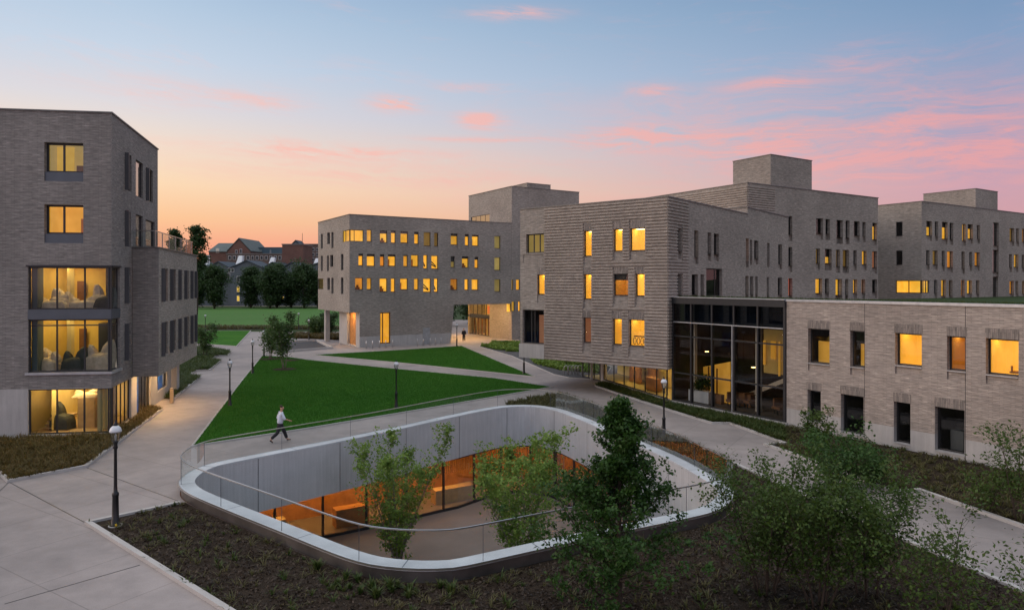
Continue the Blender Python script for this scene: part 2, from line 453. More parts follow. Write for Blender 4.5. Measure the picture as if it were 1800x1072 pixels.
def add_window(bld, f, r, kind, inset=.22, fr=.05, vs=(), hs=(), shade=0, room=True, rd=None, fmat='metal_dark', glass=None, extra=True, big=False, name='window'):
    """frame = the window part; pane, interior and blind are its sub-parts"""
    a, b, c, d = r; o1 = -inset+.03; o0 = -inset-.04
    mb = MB()
    f.box(mb, a, a+fr, c, d, o0, o1); f.box(mb, b-fr, b, c, d, o0, o1)
    f.box(mb, a+fr, b-fr, c, c+fr, o0, o1); f.box(mb, a+fr, b-fr, d-fr, d, o0, o1)
    for x in vs: f.box(mb, x-fr/2, x+fr/2, c+fr, d-fr, o0, o1-.004)
    for z in hs: f.box(mb, a+fr, b-fr, z-fr/2, z+fr/2, o0, o1-.008)
    w = mb.build(name, fmat, bld)
    gm = glass or {'m': 'glass_mirror', 'b': 'glass_blue'}.get(kind, 'glass')
    g_ = MB(); g_.face([f.P(a+.01, c+.01, -inset), f.P(b-.01, c+.01, -inset), f.P(b-.01, d-.01, -inset), f.P(a+.01, d-.01, -inset)])
    g_.build('pane', gm, w)
    if room:
        rd = rd or wrng.uniform(.75, 1.15); mg = wrng.uniform(.03, .07); q0 = -inset-.05; q1 = q0-rd
        a2, b2, c2, d2 = a-mg, b+mg, c-mg, d+mg
        m = MB()
        m.face([f.P(a2, c2, q1), f.P(b2, c2, q1), f.P(b2, d2, q1), f.P(a2, d2, q1)])
        m.face([f.P(a2, c2, q0), f.P(a2, c2, q1), f.P(a2, d2, q1), f.P(a2, d2, q0)])
        m.face([f.P(b2, c2, q1), f.P(b2, c2, q0), f.P(b2, d2, q0), f.P(b2, d2, q1)])
        m.face([f.P(a2, c2, q0), f.P(b2, c2, q0), f.P(b2, c2, q1), f.P(a2, c2, q1)])
        m.face([f.P(a2, d2, q1), f.P(b2, d2, q1), f.P(b2, d2, q0), f.P(a2, d2, q0)])
        m.build('room', ROOM[kind], w)
        if kind in 'YO': room_light(w, f, r, min(1.1, rd*.6))
        if extra and kind in 'yo' and b-a > .9:
            k = wrng.random(); m = MB(); W = b-a; Hh = d-c
            if k < .35: f.box(m, a+W*.15, a+W*.62, c, c+Hh*.62, q1+.02, q1+.07); m.build('door_leaf', 'wood_warm', w)
            elif k < .7: f.box(m, a+W*.1, b-W*.1, c, c+Hh*.22, q1+.02, q1+.3); f.box(m, a+W*.5, b-W*.25, c+Hh*.22, c+Hh*.4, q1+.1, q1+.25); m.build('desk', 'wood_brown', w)
    if shade:
        m = MB(); f.box(m, a+fr, b-fr, d-(d-c)*shade, d-fr, -inset-.047, -inset-.018); m.build('blind', 'metal_dark', w)
    return w
def header(w, f, r, hh=.42, out=.012): m = MB(); f.box(m, r[0]-.03, r[1]+.03, r[3], r[3]+hh, -.03, out); m.build('lintel', 'brick_upright', w)
def room_light(w, f, r, dep=1.0, mat='light_small'):
    m = MB(); s_ = (r[0]+r[1])/2-.3; f.box(m, s_-.25, s_+.25, r[3]-.02, r[3]+.01, -dep-.25, -dep+.1); m.build('ceiling_light', mat, w)
def coping_mb(mb, poly, z, w=.35, h=.07, closed=True):
    strip_mb(poly, w, z, z+h, closed, 0, mb); return mb
# ================================================================ BUILDINGS
eR = (.848, .53); eL = (-.53, .848)
def off(p, d, t): return (p[0]+d[0]*t, p[1]+d[1]*t)
def conv(lst, ox, oy, k):
    out = []
    for w in lst:
        out.append((ox+w[0]/k, ox+w[1]/k, oy+w[2]/k, oy+w[3]/k)+tuple(w[4:]))
    return out
def facade_windows(bld, f, lst, head=0, sp=0, spd=.07, inset=.22, hmb=None, reg=None, shade_p=0):
    """build windows, return the openings they need in the wall"""
    ops = []
    for w in lst:
        r = f.rect(*w[:4]); kind = w[4]; shade = w[5] if len(w) > 5 else (wrng.uniform(.12, .3) if kind in 'yo' and wrng.random() < shade_p else 0)
        W = r[1]-r[0]; vs = [r[0]+W*.5] if W > 1.75 else []
        win = add_window(bld, f, r, kind, inset=inset, vs=vs, shade=shade, rd=1.5 if kind in 'YO' else None)
        ops.append((r[0], r[1], r[2], r[3], inset, False))
        keep = [r[0], r[1], r[2], r[3]]
        if sp: ops.append((r[0], r[1], r[2]-sp, r[2], spd, True)); keep[2] -= sp
        if head: header(win, f, r, head); keep[3] += head
        if reg is not None: reg.append((keep[0]-.03, keep[1]+.03, keep[2]-.02, keep[3]+.02))
    return ops
def flat_roof(bld, poly, z, zc, name='roof', cmat='coping', w=.12):
    r = sheet_mb(poly, z).build(name, 'roof_gravel', bld)
    w = .12; strip_mb(poly, w, zc, zc+.07, True).build('coping', cmat, r)
    return r
def plain_walls(mb, pts, z0, z1):
    for a, b in zip(pts[:-1], pts[1:]): mb.face([(a[0], a[1], z0), (b[0], b[1], z0), (b[0], b[1], z1), (a[0], a[1], z1)])

# ---------------------------------------------------------------- building A (left)
def building_left():
    c = (-21.1, 35.96); dF = Vector((-.9903, -.139)); dR = Vector((-.2615, .965))
    left = off(c, dF, 16)
    fF = Fac(left, p1=c); fR = Fac(c, d=dR, L=10.2)
    zt = 16.95
    b = empty('dormitory_building', (c[0], c[1], 0), 'shaded brick building at the left with large lit corner bays and overhanging wing', 'building')
    k = 3.5725; SF = fF.L
    px = fF.s_at
    wl = [(77.8, 146.4, 251, 302.5), (77.8, 146.4, 360, 411)]
    ops = []
    for i, w in enumerate(wl):
        r = fF.rect(*w); low = fF.z_at(110, 319 if i == 0 else 427.5)
        fr = .06
        add_window(b, fF, [r[0], r[1], r[2], r[3]], 'y' if i else 'f', inset=.3, fr=.09, vs=[px(108)], rd=2.2, room=True, extra=False)
        m = MB(); fF.box(m, r[0], r[1], low, r[2]-.004, -.3, -.06); m.build('spandrel_panel', 'metal_panel', b)
        ops.append((r[0], r[1], low, r[3], .34, False))
        # furniture / door glimpsed in the room
        m = MB(); z0 = r[2]
        if i: fF.box(m, px(113), px(144), z0, z0+.95, -1.9, -1.8)
        else:
            fF.box(m, px(113), px(142), z0, z0+.55, -1.6, -1.3); q = MB(); fF.box(q, px(74), px(106), r[2]-.02, r[3]+.02, -1.5, -1.4); q.build('glowing_wall', 'room_y', b)  # wall behind the left pane emits its own glow
        m.build('door_leaf' if i else 'sofa', 'wood_warm' if i else 'wood_brown', b)
    # two tall bays, wrapping the corner, and the ground floor glazing
    s0 = px(49); zA, zB, zC, zD = fF.z_at(120, 469), fF.z_at(120, 544), fF.z_at(120, 561), fF.z_at(120, 654)
    sR = fR.s_at(211)
    zG1, zG0 = fF.z_at(120, 683), .14
    ops_g = [(s0, SF+.001, zG0, zG1, .25, False)]
    ops.append((s0, SF+.001, zD, zA, .25, False))
    plz = fF.z_at(20, 684)
    right_ops = [(-.001, sR, zD, zA, .25, False)]
    w = wall_mb(fF, 0, SF, plz, zt, ops+ops_g)
    wp = wall_mb(fF, 0, SF, 0, plz, ops_g)
    # right face windows: projecting fins beside narrow glass
    c1 = lambda *a: (a[0]/k, a[1]/k, 170+a[2]/k, 170+a[3]/k)
    c2 = lambda *a: (a[0]/k, a[1]/k, 440+a[2]/k, 440+a[3]/k)
    fins, gl = [], []
    for (x0, x1, y0, y1) in [c1(785, 812, 360, 590), c1(785, 808, 718, 942), c2(783, 808, 108, 332), c2(783, 808, 458, 685)]:
        gl.append((x0, x1+4, y0, y1, 'v')); fins.append((x0, x1+.5, y0, y1))
    for (x0, x1, y0, y1) in [c1(853, 898, 408, 632), c1(853, 897, 745, 942)]: gl.append((x0, x1, y0, y1, 'm'))
    x0, x1, y0, y1 = c1(917, 960, 455, 658); gl.append((x0, x1, y0, y1, 'w')); fins.append((x0, x0+7, y0, y1))
    x0, x1, y0, y1 = c1(915, 972, 780, 942); gl.append((x0, x1, y0, y1, 'm'))
    for g_ in gl:
        r = fR.rect(*g_[:4]); add_window(b, fR, r, g_[4], inset=.12, fr=.06, fmat='metal_dark'); right_ops.append((r[0], r[1], r[2], r[3], .12, False))
    for q in fins:
        r = fR.rect(*q); m = MB(); fR.box(m, r[0]-.02, r[0]+.09, r[2], r[3], -.1, .2); m.build('shutter_fin', 'fin_panel', b)
    zGr = zG1; gr_end = fR.s_at(303)+0
    gops = [(-.001, fR.s_at(231), .14, zGr, .25, False), (fR.s_at(240.5), fR.s_at(265), .14, zGr, .25, False)]
    wall_mb(fR, 0, fR.L, .0+zGr, zt, right_ops, w)
    wall_mb(fR, 0, gr_end, 0, zGr, gops+[(fR.s_at(276), fR.s_at(294), .75, zGr, .25, False)], wp)
    # back and hidden sides
    rb = off(c, dR, 10.2); lb = off(left, dR, 10.2)
    plain_walls(w, [rb, lb, left], 0, zt)
    w.build('wall', 'brick_shaded', b); wp.build('plinth', 'plinth_concrete', b)
    flat_roof(b, [left, c, rb, lb], zt-.35, zt, cmat='coping')
    # bay frames
    def bay(z0, z1, kindname, s0_, vs, hs, wrap=True):
        add_window(b, fF, [s0_, SF-.04, z0, z1], 'y', inset=.14, fr=.07, vs=vs, hs=hs, room=False, glass='glass_wall', name=kindname)
        if wrap: add_window(b, fR, [.04, sR-.02, z0, z1], 'd', inset=.14, fr=.07, hs=hs, room=False, glass='glass_wall', name=kindname)
        m = MB(); p = fF.P(SF, 0, -.14); q = fR.P(0, 0, -.14); m.prism([(c[0]-.2, c[1]+.05), (c[0]-.02, c[1]+.02), (c[0]-.1, c[1]+.22), (c[0]-.25, c[1]+.2)], z0, z1); m.build('corner_post', 'metal_dark', b)
    bay(zB, zA, 'bay_window', s0, [px(98), px(147)], [])
    bay(zD, zC, 'bay_window', s0, [px(98), px(147)], [fF.z_at(120, 572)])
    m = MB(); fF.box(m, s0, SF-.02, zC, zB, -.2, .02); fR.box(m, .02, sR, zC, zB, -.2, .02); m.build('spandrel_panel', 'metal_panel', b)
    m = MB(); fF.box(m, s0-.1, SF+.08, zD-.12, zD-.003, -.2, .1); fR.box(m, .08, sR+.1, zD-.12, zD-.003, -.2, .1); m.build('sill', 'coping_light', b)
    m = MB(); fF.box(m, s0-.08, SF+.03, zA-.003, zA+.09, -.2, .05); fR.box(m, .03, sR+.08, zA-.003, zA+.09, -.2, .05); m.build('bay_head', 'metal_dark', b)
    add_window(b, fF, [s0, SF-.04, zG0, zG1], 'y', inset=.14, fr=.07, vs=[px(98), px(146)], room=False, glass='glass_wall', name='shopfront')
    add_window(b, fR, [.04, fR.s_at(231), zG0, zG1], 'y', inset=.14, fr=.06, vs=[fR.s_at(u) for u in (203, 210, 217, 224)], room=False, glass='glass', name='shopfront')
    add_window(b, fR, [fR.s_at(240.5), fR.s_at(265), zG0, zG1], 'y', inset=.14, fr=.06, vs=[fR.s_at(u) for u in (247, 253.5, 259)], room=False, glass='glass', name='shopfront')
    add_window(b, fR, [fR.s_at(276), fR.s_at(294), .75, zG1], 'y', inset=.14, fr=.06, room=False, glass='glass', name='shopfront')
    m = MB(); fR.box(m, fR.s_at(240.9), fR.s_at(246.5), zG0+.05, zG1-.05, -.2, -.1); fR.box(m, fR.s_at(276.6), fR.s_at(288), .8, zG1-.05, -.2, -.1); m.build('protective_film', 'blue_film', b)
    # lit rooms with floor, ceiling, partitions and lights
    def room(z0, z1, D, wall, floor, s_a, s_b, lights, lm='light_panel'):
        m = MB(); P = fF.P
        A_, B_, C_, D_ = (s_a, -.25), (s_b-.2, -.25), (s_b-.3-D*.135, -D), (s_a, -D)
        m.face([P(C_[0], z0, C_[1]), P(D_[0], z0, D_[1]), P(D_[0], z1, D_[1]), P(C_[0], z1, C_[1])])
        m.face([P(A_[0], z0, A_[1]), P(D_[0], z0, D_[1]), P(D_[0], z1, D_[1]), P(A_[0], z1, A_[1])])
        m.face([P(A_[0], z1, A_[1]), P(B_[0], z1, B_[1]), P(C_[0], z1, C_[1]), P(D_[0], z1, D_[1])])
        m.build('room', wall, b)
        m = MB(); m.face([P(A_[0], z0+.01, -.2), P(B_[0], z0+.01, -.2), P(C_[0], z0+.01, C_[1]), P(D_[0], z0+.01, D_[1])]); m.build('room_floor', floor, b)
        for (s_, o_) in lights:
            m = MB(); fF.box(m, s_-.3, s_+.3, z1-.06, z1-.02, -o_-.3, -o_+.3); m.build('ceiling_light', lm, b)
    Lg = [(px(75), 1.6), (px(75), 3.4), (px(125), 1.8), (px(125), 3.4)]
    room(zB+.05, zA+.1, 4.6, 'paint_yellow', 'carpet', s0-.3, SF-.05, Lg[:3])
    room(zD-.05, zC+.1, 4.6, 'paint_yellow', 'carpet', s0-.3, SF-.05, Lg[:3])
    room(.1, zG1+.1, 5.0, 'paint_cream', 'wood_pale', s0-.3, SF-.1, Lg+[(px(100), 1.0)], 'light_panel')
    m = MB(); fF.box(m, px(150), px(172), zD, zC+.08, -3.1, -3.0); fF.box(m, px(172), px(181), zD, zC+.08, -2.4, -2.3); fF.box(m, px(148), px(178), zB+.05, zA+.08, -3.0, -2.9)
    fF.box(m, px(50), px(60), zB+.05, zA+.08, -.9, -.3); fF.box(m, px(50), px(60), zD, zC+.08, -.9, -.3); m.build('partition', 'paint_teal', b)
    m = MB(); fF.box(m, px(87), px(94), zB+.05, zA+.08, -2.2, -1.8); fF.box(m, px(87), px(94), zD, zC+.08, -2.2, -1.8); m.build('column', 'paint_cream', b)
    m = MB(); fF.box(m, px(68), px(82), zD, zD+2.0, -4.4, -4.3); fF.box(m, px(64), px(80), zB+.1, zB+1.5, -4.4, -4.3); m.build('inner_door', 'wood_brown', b)
    m = MB()
    for i in range(5): fF.box(m, px(53), px(94), .2+i*.13, .27+i*.13, -1.9-.2*i, -1.2-.2*i)
    m.build('stacked_boards', 'wood_pale', b)
    m = MB(); fF.box(m, px(110), px(141), .1, 1.75, -2.6, -1.6); fF.box(m, px(150), px(174), .1, 1.3, -2.2, -1.9); fF.box(m, px(150), px(152), 1.3, 2.4, -2.2, -2.1); fF.box(m, px(168), px(170), 1.3, 2.4, -2.2, -2.1); m.build('counter', 'plywood', b)
    # deep ground-floor room seen through the side
    m = MB(); n_ = fR
    m.face([n_.P(1.3, .1, -3.2), n_.P(12, .1, -3.2), n_.P(12, zG1+.1, -3.2), n_.P(1.3, zG1+.1, -3.2)])
    m.face([n_.P(5.2, zG1+.1, -.3), n_.P(12, zG1+.1, -.3), n_.P(12, zG1+.1, -3.2), n_.P(5.2, zG1+.1, -3.2)])
    m.build('room', 'paint_cream', b)
    m = MB(); n_.box(m, 5.8, 6.4, zG1, zG1+.05, -1.8, -1.2); n_.box(m, 2.2, 2.8, zG1, zG1+.05, -1.6, -1.0); m.build('ceiling_light', 'light_soft', b)
    m = MB()
    for u in (199, 207, 214.5, 221): n_.box(m, n_.s_at(u), n_.s_at(u)+.35, .14, zG1, -.75, -.6)
    m.build('curtain', 'paint_cream', b)
    # --- lower wing on top of the ground floor
    wc0 = (-22.1, 39.75); fW1 = Fac(wc0, d=(.9903, .139)); s1 = fW1.s_at(279); wc = fW1.P(s1, 0)[:2]
    fW1 = Fac(wc0, p1=wc); fW2 = Fac(wc, d=dR); L2 = fW2.s_at(346); fW2.L = L2
    zt2, zb2 = 10.06, 2.56
    wops = []
    rows = [[(284, 295, 472, 531, 'p'), (299, 309.5, 475, 529, 'v'), (313.5, 320.5, 476, 527, 'v'), (324, 332.5, 477, 525, 'v'), (335, 340.5, 478.5, 524, 'v'), (342, 345.5, 479, 523, 'v')],
            [(284, 295, 565, 625, 'm'), (299, 309.5, 561.5, 617, 'v'), (313.5, 320.5, 558, 610, 'v'), (324, 332.5, 555.5, 605, 'v'), (335, 340.5, 552.5, 600, 'v'), (342, 345.5, 551, 597, 'v')]]
    zr = [(fW2.z_at(289, 472), fW2.z_at(289, 530)), (fW2.z_at(289, 566), fW2.z_at(289, 624))]
    for i, row in enumerate(rows):
        for q in row:
            a, b_ = fW2.s_at(q[0]), fW2.s_at(q[1]); zhi, zlo = zr[i]
            add_window(b, fW2, [a, b_, zlo, zhi], q[4], inset=.12, fr=.05); wops.append((a, b_, zlo, zhi, .12, False))
            m = MB(); fW2.box(m, a-.02, a+.08, zlo, zhi, -.1, .2); m.build('shutter_fin', 'fin_panel', b)
    w = wall_mb(fW2, 0, L2, zb2, zt2, wops)
    e2 = fW2.P(L2, 0)[:2]; back = off(e2, (-.97, .0), 5)
    plain_walls(w, [e2, back], zb2, zt2)
    m = MB(); m.face([(wc0[0], wc0[1], zb2), (wc[0], wc[1], zb2), (e2[0], e2[1], zb2), (back[0], back[1], zb2)])
    m.build('soffit', 'plinth_concrete', b)
    w.build('wall', 'brick', b)
    wall_mb(fW1, 0, fW1.L, zb2, zt2, []).build('wall', 'brick_shaded', b)  # front gets the darkened copy, the wing's side keeps plain brick
    flat_roof(b, [wc0, wc, e2, back], zt2-.3, zt2, name='terrace', cmat='coping', w=.3)
    # pier and end wall at the far end of the ground floor
    m = MB(); p = fR.P(gr_end, 0); m.box((p[0]+.1, p[1]+.1, 0), (.5, .9, zb2), .26); m.build('pier', 'plinth_concrete', b)
    # terrace balustrade
    rail = [off(wc, dR, .25), off(wc, dR, L2-.3)]; rail = [off(p, (-.965, -.26), .25) for p in rail]
    start = off(rail[0], (-.9903, -.139), 1.3)
    pts = [start]+rail
    bal = MB(); strip_mb(pts, .02, zt2-.1, zt2+1.0, mb=bal); gb = bal.build('balustrade', 'glass_rail', b)
    rm = MB(); strip_mb(pts, .05, zt2+1.0, zt2+1.05, mb=rm)
    for i in range(7):
        p = off(rail[0], dR, i*1.85); rm.box((p[0], p[1], zt2-.1), (.04, .04, 1.1))
    rm.build('handrail', 'steel', gb)
    # downlight in the soffit by the entrance
    for s_, o_ in ((.5, 1.3), (3.0, .8), (6.2, .6)):
        p = fR.P(4.2+s_, 0, o_); m = MB(); m._lathe([(.10, 0), (.10, .02)], (p[0], p[1], zb2-.03), 10); m.build('soffit_light', 'downlight', b)
    # sheeted furniture in the bays, each piece a thing
    def sheeted(s_, o_, z, w_, d_, h_, seed, mat, label, name='covered_chair', cat='covered furniture'):
        r_ = random.Random(seed); p = fF.P(s_, z, -o_); mb = MB(); N, K = 16, 7
        def lump(cx, cy, w, d, h, sd, tilt):
            def pt(i, j):
                t = j/K; a = 2*math.pi*(i % N)/N; ca, sa = math.cos(a), math.sin(a); q = max(abs(ca), abs(sa))**-.6
                rr = (1-t**5)**.5*(1.08-.16*t)*q*(1+.07*noise.noise(Vector((ca*2.2, sa*2.2, t*2.5+sd))))*(1+.05*math.sin(a*9+sd)*(1-t))
                return (p[0]+cx+w/2*rr*ca, p[1]+cy+d/2*rr*sa, z+h*t**.9+h*(1-t**5)**.5*(tilt*ca*t+.12*noise.noise(Vector((ca*1.6, sa*1.6, sd)))*t))
            for j in range(K):
                for i in range(N): mb.face([pt(i, j), pt(i+1, j), pt(i+1, j+1), pt(i, j+1)])
        sg = 1 if seed % 2 else -1
        lump(0, 0, w_, d_, h_*.58, seed, .08*sg); lump(sg*w_*.24, d_*.15, w_*.5, d_*.6, h_, seed+7, .22*sg)
        if w_ > 1.15: lump(-sg*w_*.3, 0, w_*.34, d_*.5, h_*.82, seed+3, -.25)
        me = mb.build(name, mat, origin=(p[0], p[1], z)); tag(me, label, cat)
    sheeted(px(72), 1.2, zB+.06, 2.0, 1.0, .75, 1, 'sheet_cloth', 'pale sheeted sofa in the left pane of the upper lit corner bay')
    sheeted(px(88), 1.3, zB+.06, 1.2, .9, 1.05, 2, 'sheet_cloth', 'tilted sheeted chair by the first mullion of the upper lit bay')
    sheeted(px(130), 1.2, zB+.06, 2.0, .9, .7, 3, 'sheet_cloth', 'low sheeted table across the middle pane of the upper lit bay')
    sheeted(px(158), 1.3, zB+.06, .9, .8, 1.25, 4, 'sheet_cloth', 'tall sheeted armchair in the third pane of the upper lit bay')
    sheeted(px(171), 1.0, zB+.06, .9, .8, 1.1, 5, 'sheet_dark', 'dark covered chair at the right end of the upper lit bay')
    sheeted(px(66), 1.2, zD+.02, 1.2, 1.0, 1.15, 6, 'sheet_cloth', 'pale sheeted chair in the left pane of the lower lit bay')
    sheeted(px(116), 1.0, zD+.02, 1.2, .9, 1.2, 7, 'sheet_dark', 'black covered armchair behind the first mullion of the lower lit bay')
    sheeted(px(138), 1.5, zD+.02, 1.3, .9, 1.0, 8, 'sheet_cloth', 'pale sheeted seat beside the black covered armchair in the lower bay')
    sheeted(px(159), 1.2, zD+.02, 1.4, 1.0, 1.55, 9, 'sheet_cloth', 'tallest sheeted pile of chairs in the dark third pane of the lower bay')
    sheeted(px(84), 1.6, .15, 1.0, .9, 1.4, 10, 'sheet_dark', 'leaning dark stack on the ground floor beside the plywood counter')
    sheeted(px(122), 2.0, 1.75, 1.4, .7, .45, 11, 'sheet_cloth', 'pale bundle lying on top of the plywood counter on the ground floor')
building_left()

# ---------------------------------------------------------------- building E (centre, over the passage) and tower B
cE = (-20.07, 84.3)
def building_centre():
    f = Fac(cE, d=eR, L=23.6); fl = Fac(off(cE, eL, 13.4), p1=cE)
    zt = f.z_at(617, 377.3); zs = 5.1; zo = 4.38
    b = empty('dormitory_building', (cE[0], cE[1], 0), 'long brick building bridging over the lit passage, beyond the lawns', 'building')
    k = 3.4575; C = lambda l: conv(l, 550, 310, k)
    W1 = C([(328, 357, 325, 396, 'y'), (408, 452, 330, 402, 'y', .25), (475, 503, 330, 404, 'y', .2), (533, 578, 335, 404, 'y', .2), (616, 643, 338, 410, 'y', .2), (674, 716, 340, 423, 'w'), (737, 762, 343, 425, 'w'), (838, 880, 348, 416, 'y', .22), (924, 948, 352, 420, 'y', .22), (967, 1007, 356, 422, 'y', .15), (1103, 1140, 363, 438, 'f')])
    W2 = C([(277, 305, 470, 542, 'y', .2), (328, 376, 472, 545, 'y', .2), (408, 434, 474, 545, 'o', .2), (456, 503, 475, 545, 'y', .18), (550, 577, 478, 547, 'y', .1), (597, 642, 478, 547, 'y'), (672, 697, 478, 560, 'y'), (720, 762, 482, 562, 'y'), (838, 862, 485, 553, 'f', .5), (906, 946, 487, 554, 'y', .2), (983, 1006, 490, 557, 'y', .25), (1103, 1140, 493, 570, 'f')])
    W3 = C([(257, 304, 617, 688, 'o'), (328, 356, 618, 687, 'y'), (406, 452, 620, 700, 'y'), (474, 500, 620, 702, 'y'), (531, 577, 621, 688, 'y'), (615, 642, 621, 689, 'y'), (671, 717, 621, 703, 'y'), (737, 761, 621, 702, 'y'), (836, 879, 623, 690, 'o'), (922, 946, 624, 690, 'y'), (965, 1006, 625, 690, 'y'), (1103, 1140, 625, 700, 'f')])
    ops = facade_windows(b, f, W1+W2+W3, sp=.55, spd=.06, inset=.2)
    # stair flights seen in the four stair-hall windows
    for q in C([(672, 697, 478, 560), (720, 762, 482, 562), (671, 717, 621, 703), (737, 761, 621, 702)]):
        r = f.rect(*q); m = MB(); a, b_ = r[0]+.08, r[1]-.08; z0, z1 = r[2]+.1, r[3]-.15
        for dz in (0, .45): m.hexa([f.P(a, z1-.5-dz, -.6), f.P(b_, z0+.2-dz*.3, -.6), f.P(b_, z0+.2-dz*.3, -.7), f.P(a, z1-.5-dz, -.7)], [f.P(a, z1-.35-dz, -.6), f.P(b_, z0+.35-dz*.3, -.6), f.P(b_, z0+.35-dz*.3, -.7), f.P(a, z1-.35-dz, -.7)])
        m.build('stair_flight', 'metal_dark', b)
    # corner window wraps both faces
    rc = f.rect(615, 639, 404, 424.5); rc[0] = 0; zc0, zc1 = rc[2], rc[3]
    rl = [fl.s_at(602.5), fl.L, zc0, zc1]
    add_window(b, f, [.02, rc[1], zc0, zc1], 'y', inset=.1, fr=.07, vs=[rc[1]*.35], room=False)
    add_window(b, fl, [rl[0], fl.L-.02, zc0, zc1], 'y', inset=.1, fr=.07, vs=[rl[0]+(fl.L-rl[0])*.35], room=False)
    ops.append((-.001, rc[1], zc0, zc1, .1, False)); lops = [(rl[0], fl.L+.001, zc0, zc1, .1, False)]
    m = MB(); q = [f.P(rc[1]+.05, zc0, -.2), f.P(rc[1]+.05, zc0, -2.2), f.P(-.0, zc0, -2.2+0), fl.P(rl[0]-.05, zc0, -2.2), fl.P(rl[0]-.05, zc0, -.2)]
    for a, b_ in zip(q[:-1], q[1:]): m.face([a, b_, (b_[0], b_[1], zc1+.05), (a[0], a[1], zc1+.05)])
    for z in (zc0-.01, zc1+.05): m.face([(p[0], p[1], z) for p in q]+[(f.P(.15, 0, -.15)[0], f.P(.15, 0, -.15)[1], z)])
    m.build('corner_room', 'room_y', b)
    sb0, sb1 = f.s_at(632), f.s_at(797.5); sb2 = f.s_at(792); plz = 1.35
    tw = f.rect(668, 686.5, 549, 602.5); tw[2] = .35
    bops = [(tw[0], tw[1], tw[2], tw[3], .25, False)]
    add_window(b, f, tw, 'y', inset=.22, fr=.12, vs=[tw[0]+(tw[1]-tw[0])*.3], rd=2.0, extra=False, fmat='wood_brown')
    w = wall_mb(f, 0, f.L, zs, zt, ops); wall_mb(f, 0, sb1, zo, zs, [], w)
    wall_mb(f, sb0, sb2, plz, zo, bops, w); w.face([f.P(sb2, 0), f.P(sb2+.02, 0), f.P(sb1, zo), f.P(sb2, zo)])
    wp = wall_mb(f, sb0, sb2, 0, plz, bops)
    kc = lambda l: conv(l, 550, 310, k)
    L = kc([(48, 60, 350, 440, 'd'), (87, 103, 342, 412, 'd'), (112, 125, 340, 436, 'd'), (48, 60, 483, 575, 'd'), (85, 97, 482, 575, 'd'), (105, 123, 478, 550, 'd'), (170, 185, 472, 570, 'd'), (87, 103, 617, 690, 'd'), (112, 125, 617, 712, 'd'), (170, 185, 615, 715, 'd')])
    lops += facade_windows(b, fl, L, inset=.25)
    rn = fl.rect(563.0, 568.2, 489.5, 508.5); rn[0] = 0
    add_window(b, fl, [.02, rn[1], rn[2], rn[3]], 'f', inset=.1); lops.append((-.001, rn[1], rn[2], rn[3], .12, False))  # glowing room behind this pane imitates a whitish reflection
    wall_mb(fl, 0, fl.L, zo, zt, lops, w)
    B_ = off(f.P(f.L, 0)[:2], eL, 13.4); A_ = off(cE, eL, 13.4)
    plain_walls(w, [B_, A_], zs, zt)
    w.build('wall', 'brick', b)
    # base volume: side with timber-lined porch, door, end wall of the passage
    pb = f.P(sb0, 0)[:2]; fb = Fac(off(pb, eL, 8), p1=pb)
    a, b2 = fb.s_at(610.5), fb.s_at(625.5)
    wall_mb(fb, 0, fb.L, 0, zo, [(a, b2, .12, zo+.001, .35, False)], wp)
    m = MB(); fb.box(m, a, b2, .12, zo, -.4, -.33); m.build('timber_panel', 'wood_warm', b)
    pe = f.P(sb2, 0)[:2]; q2 = off(pe, eL, 13)
    plain_walls(wp, [pe, q2, off(pb, eL, 8)], 0, zo)
    wp.build('plinth', 'plinth_concrete', b)
    d = f.rect(743.5, 756, 576, 606); m = MB(); f.box(m, d[0], d[1], .02, d[3], -.05, .03); dd = m.build('service_door', 'metal_panel', b)
    dd.data.materials[0] = M['coping_light']
    m = MB(); f.box(m, d[1]-.18, d[1]-.1, 1.0, 1.15, .03, .08); m.build('handle', 'steel', dd)
    # soffits
    m = MB(); p = [f.P(0, zo), f.P(sb1, zo), (q2[0], q2[1], zo), (A_[0], A_[1], zo)]; m.face(p)
    m.face([f.P(sb1, zs), f.P(f.L, zs), (B_[0], B_[1], zs), (q2[0], q2[1], zs)]); m.face([f.P(sb1, zo), f.P(sb1, zs), (q2[0], q2[1], zs), (q2[0], q2[1], zo)])
    m.build('soffit', 'plinth_concrete', b)
    for i, s_ in enumerate((15.6, 18.6, 21.4)):
        for o_ in (2.0, 6.5, 11):
            p = f.P(s_, 0, -o_); m = MB(); m._lathe([(.13, 0), (.13, .02)], (p[0], p[1], zs-.04), 10); m.build('soffit_light', 'downlight', b)
    p = fb.P((a+b2)/2, 0, .5); m = MB(); m._lathe([(.1, 0), (.1, .02)], (p[0], p[1], zo-.04), 10); m.build('soffit_light', 'downlight', b)
    flat_roof(b, [cE, f.P(f.L, 0)[:2], B_, A_], zt-.35, zt)
    # column at the back corner of the overhang
    pc = fl.P(2.2, 0, -.6); m = MB(); m.box((pc[0], pc[1], 0), (.6, .6, zo), .56); m.build('column', 'plinth_concrete', b)
building_centre()
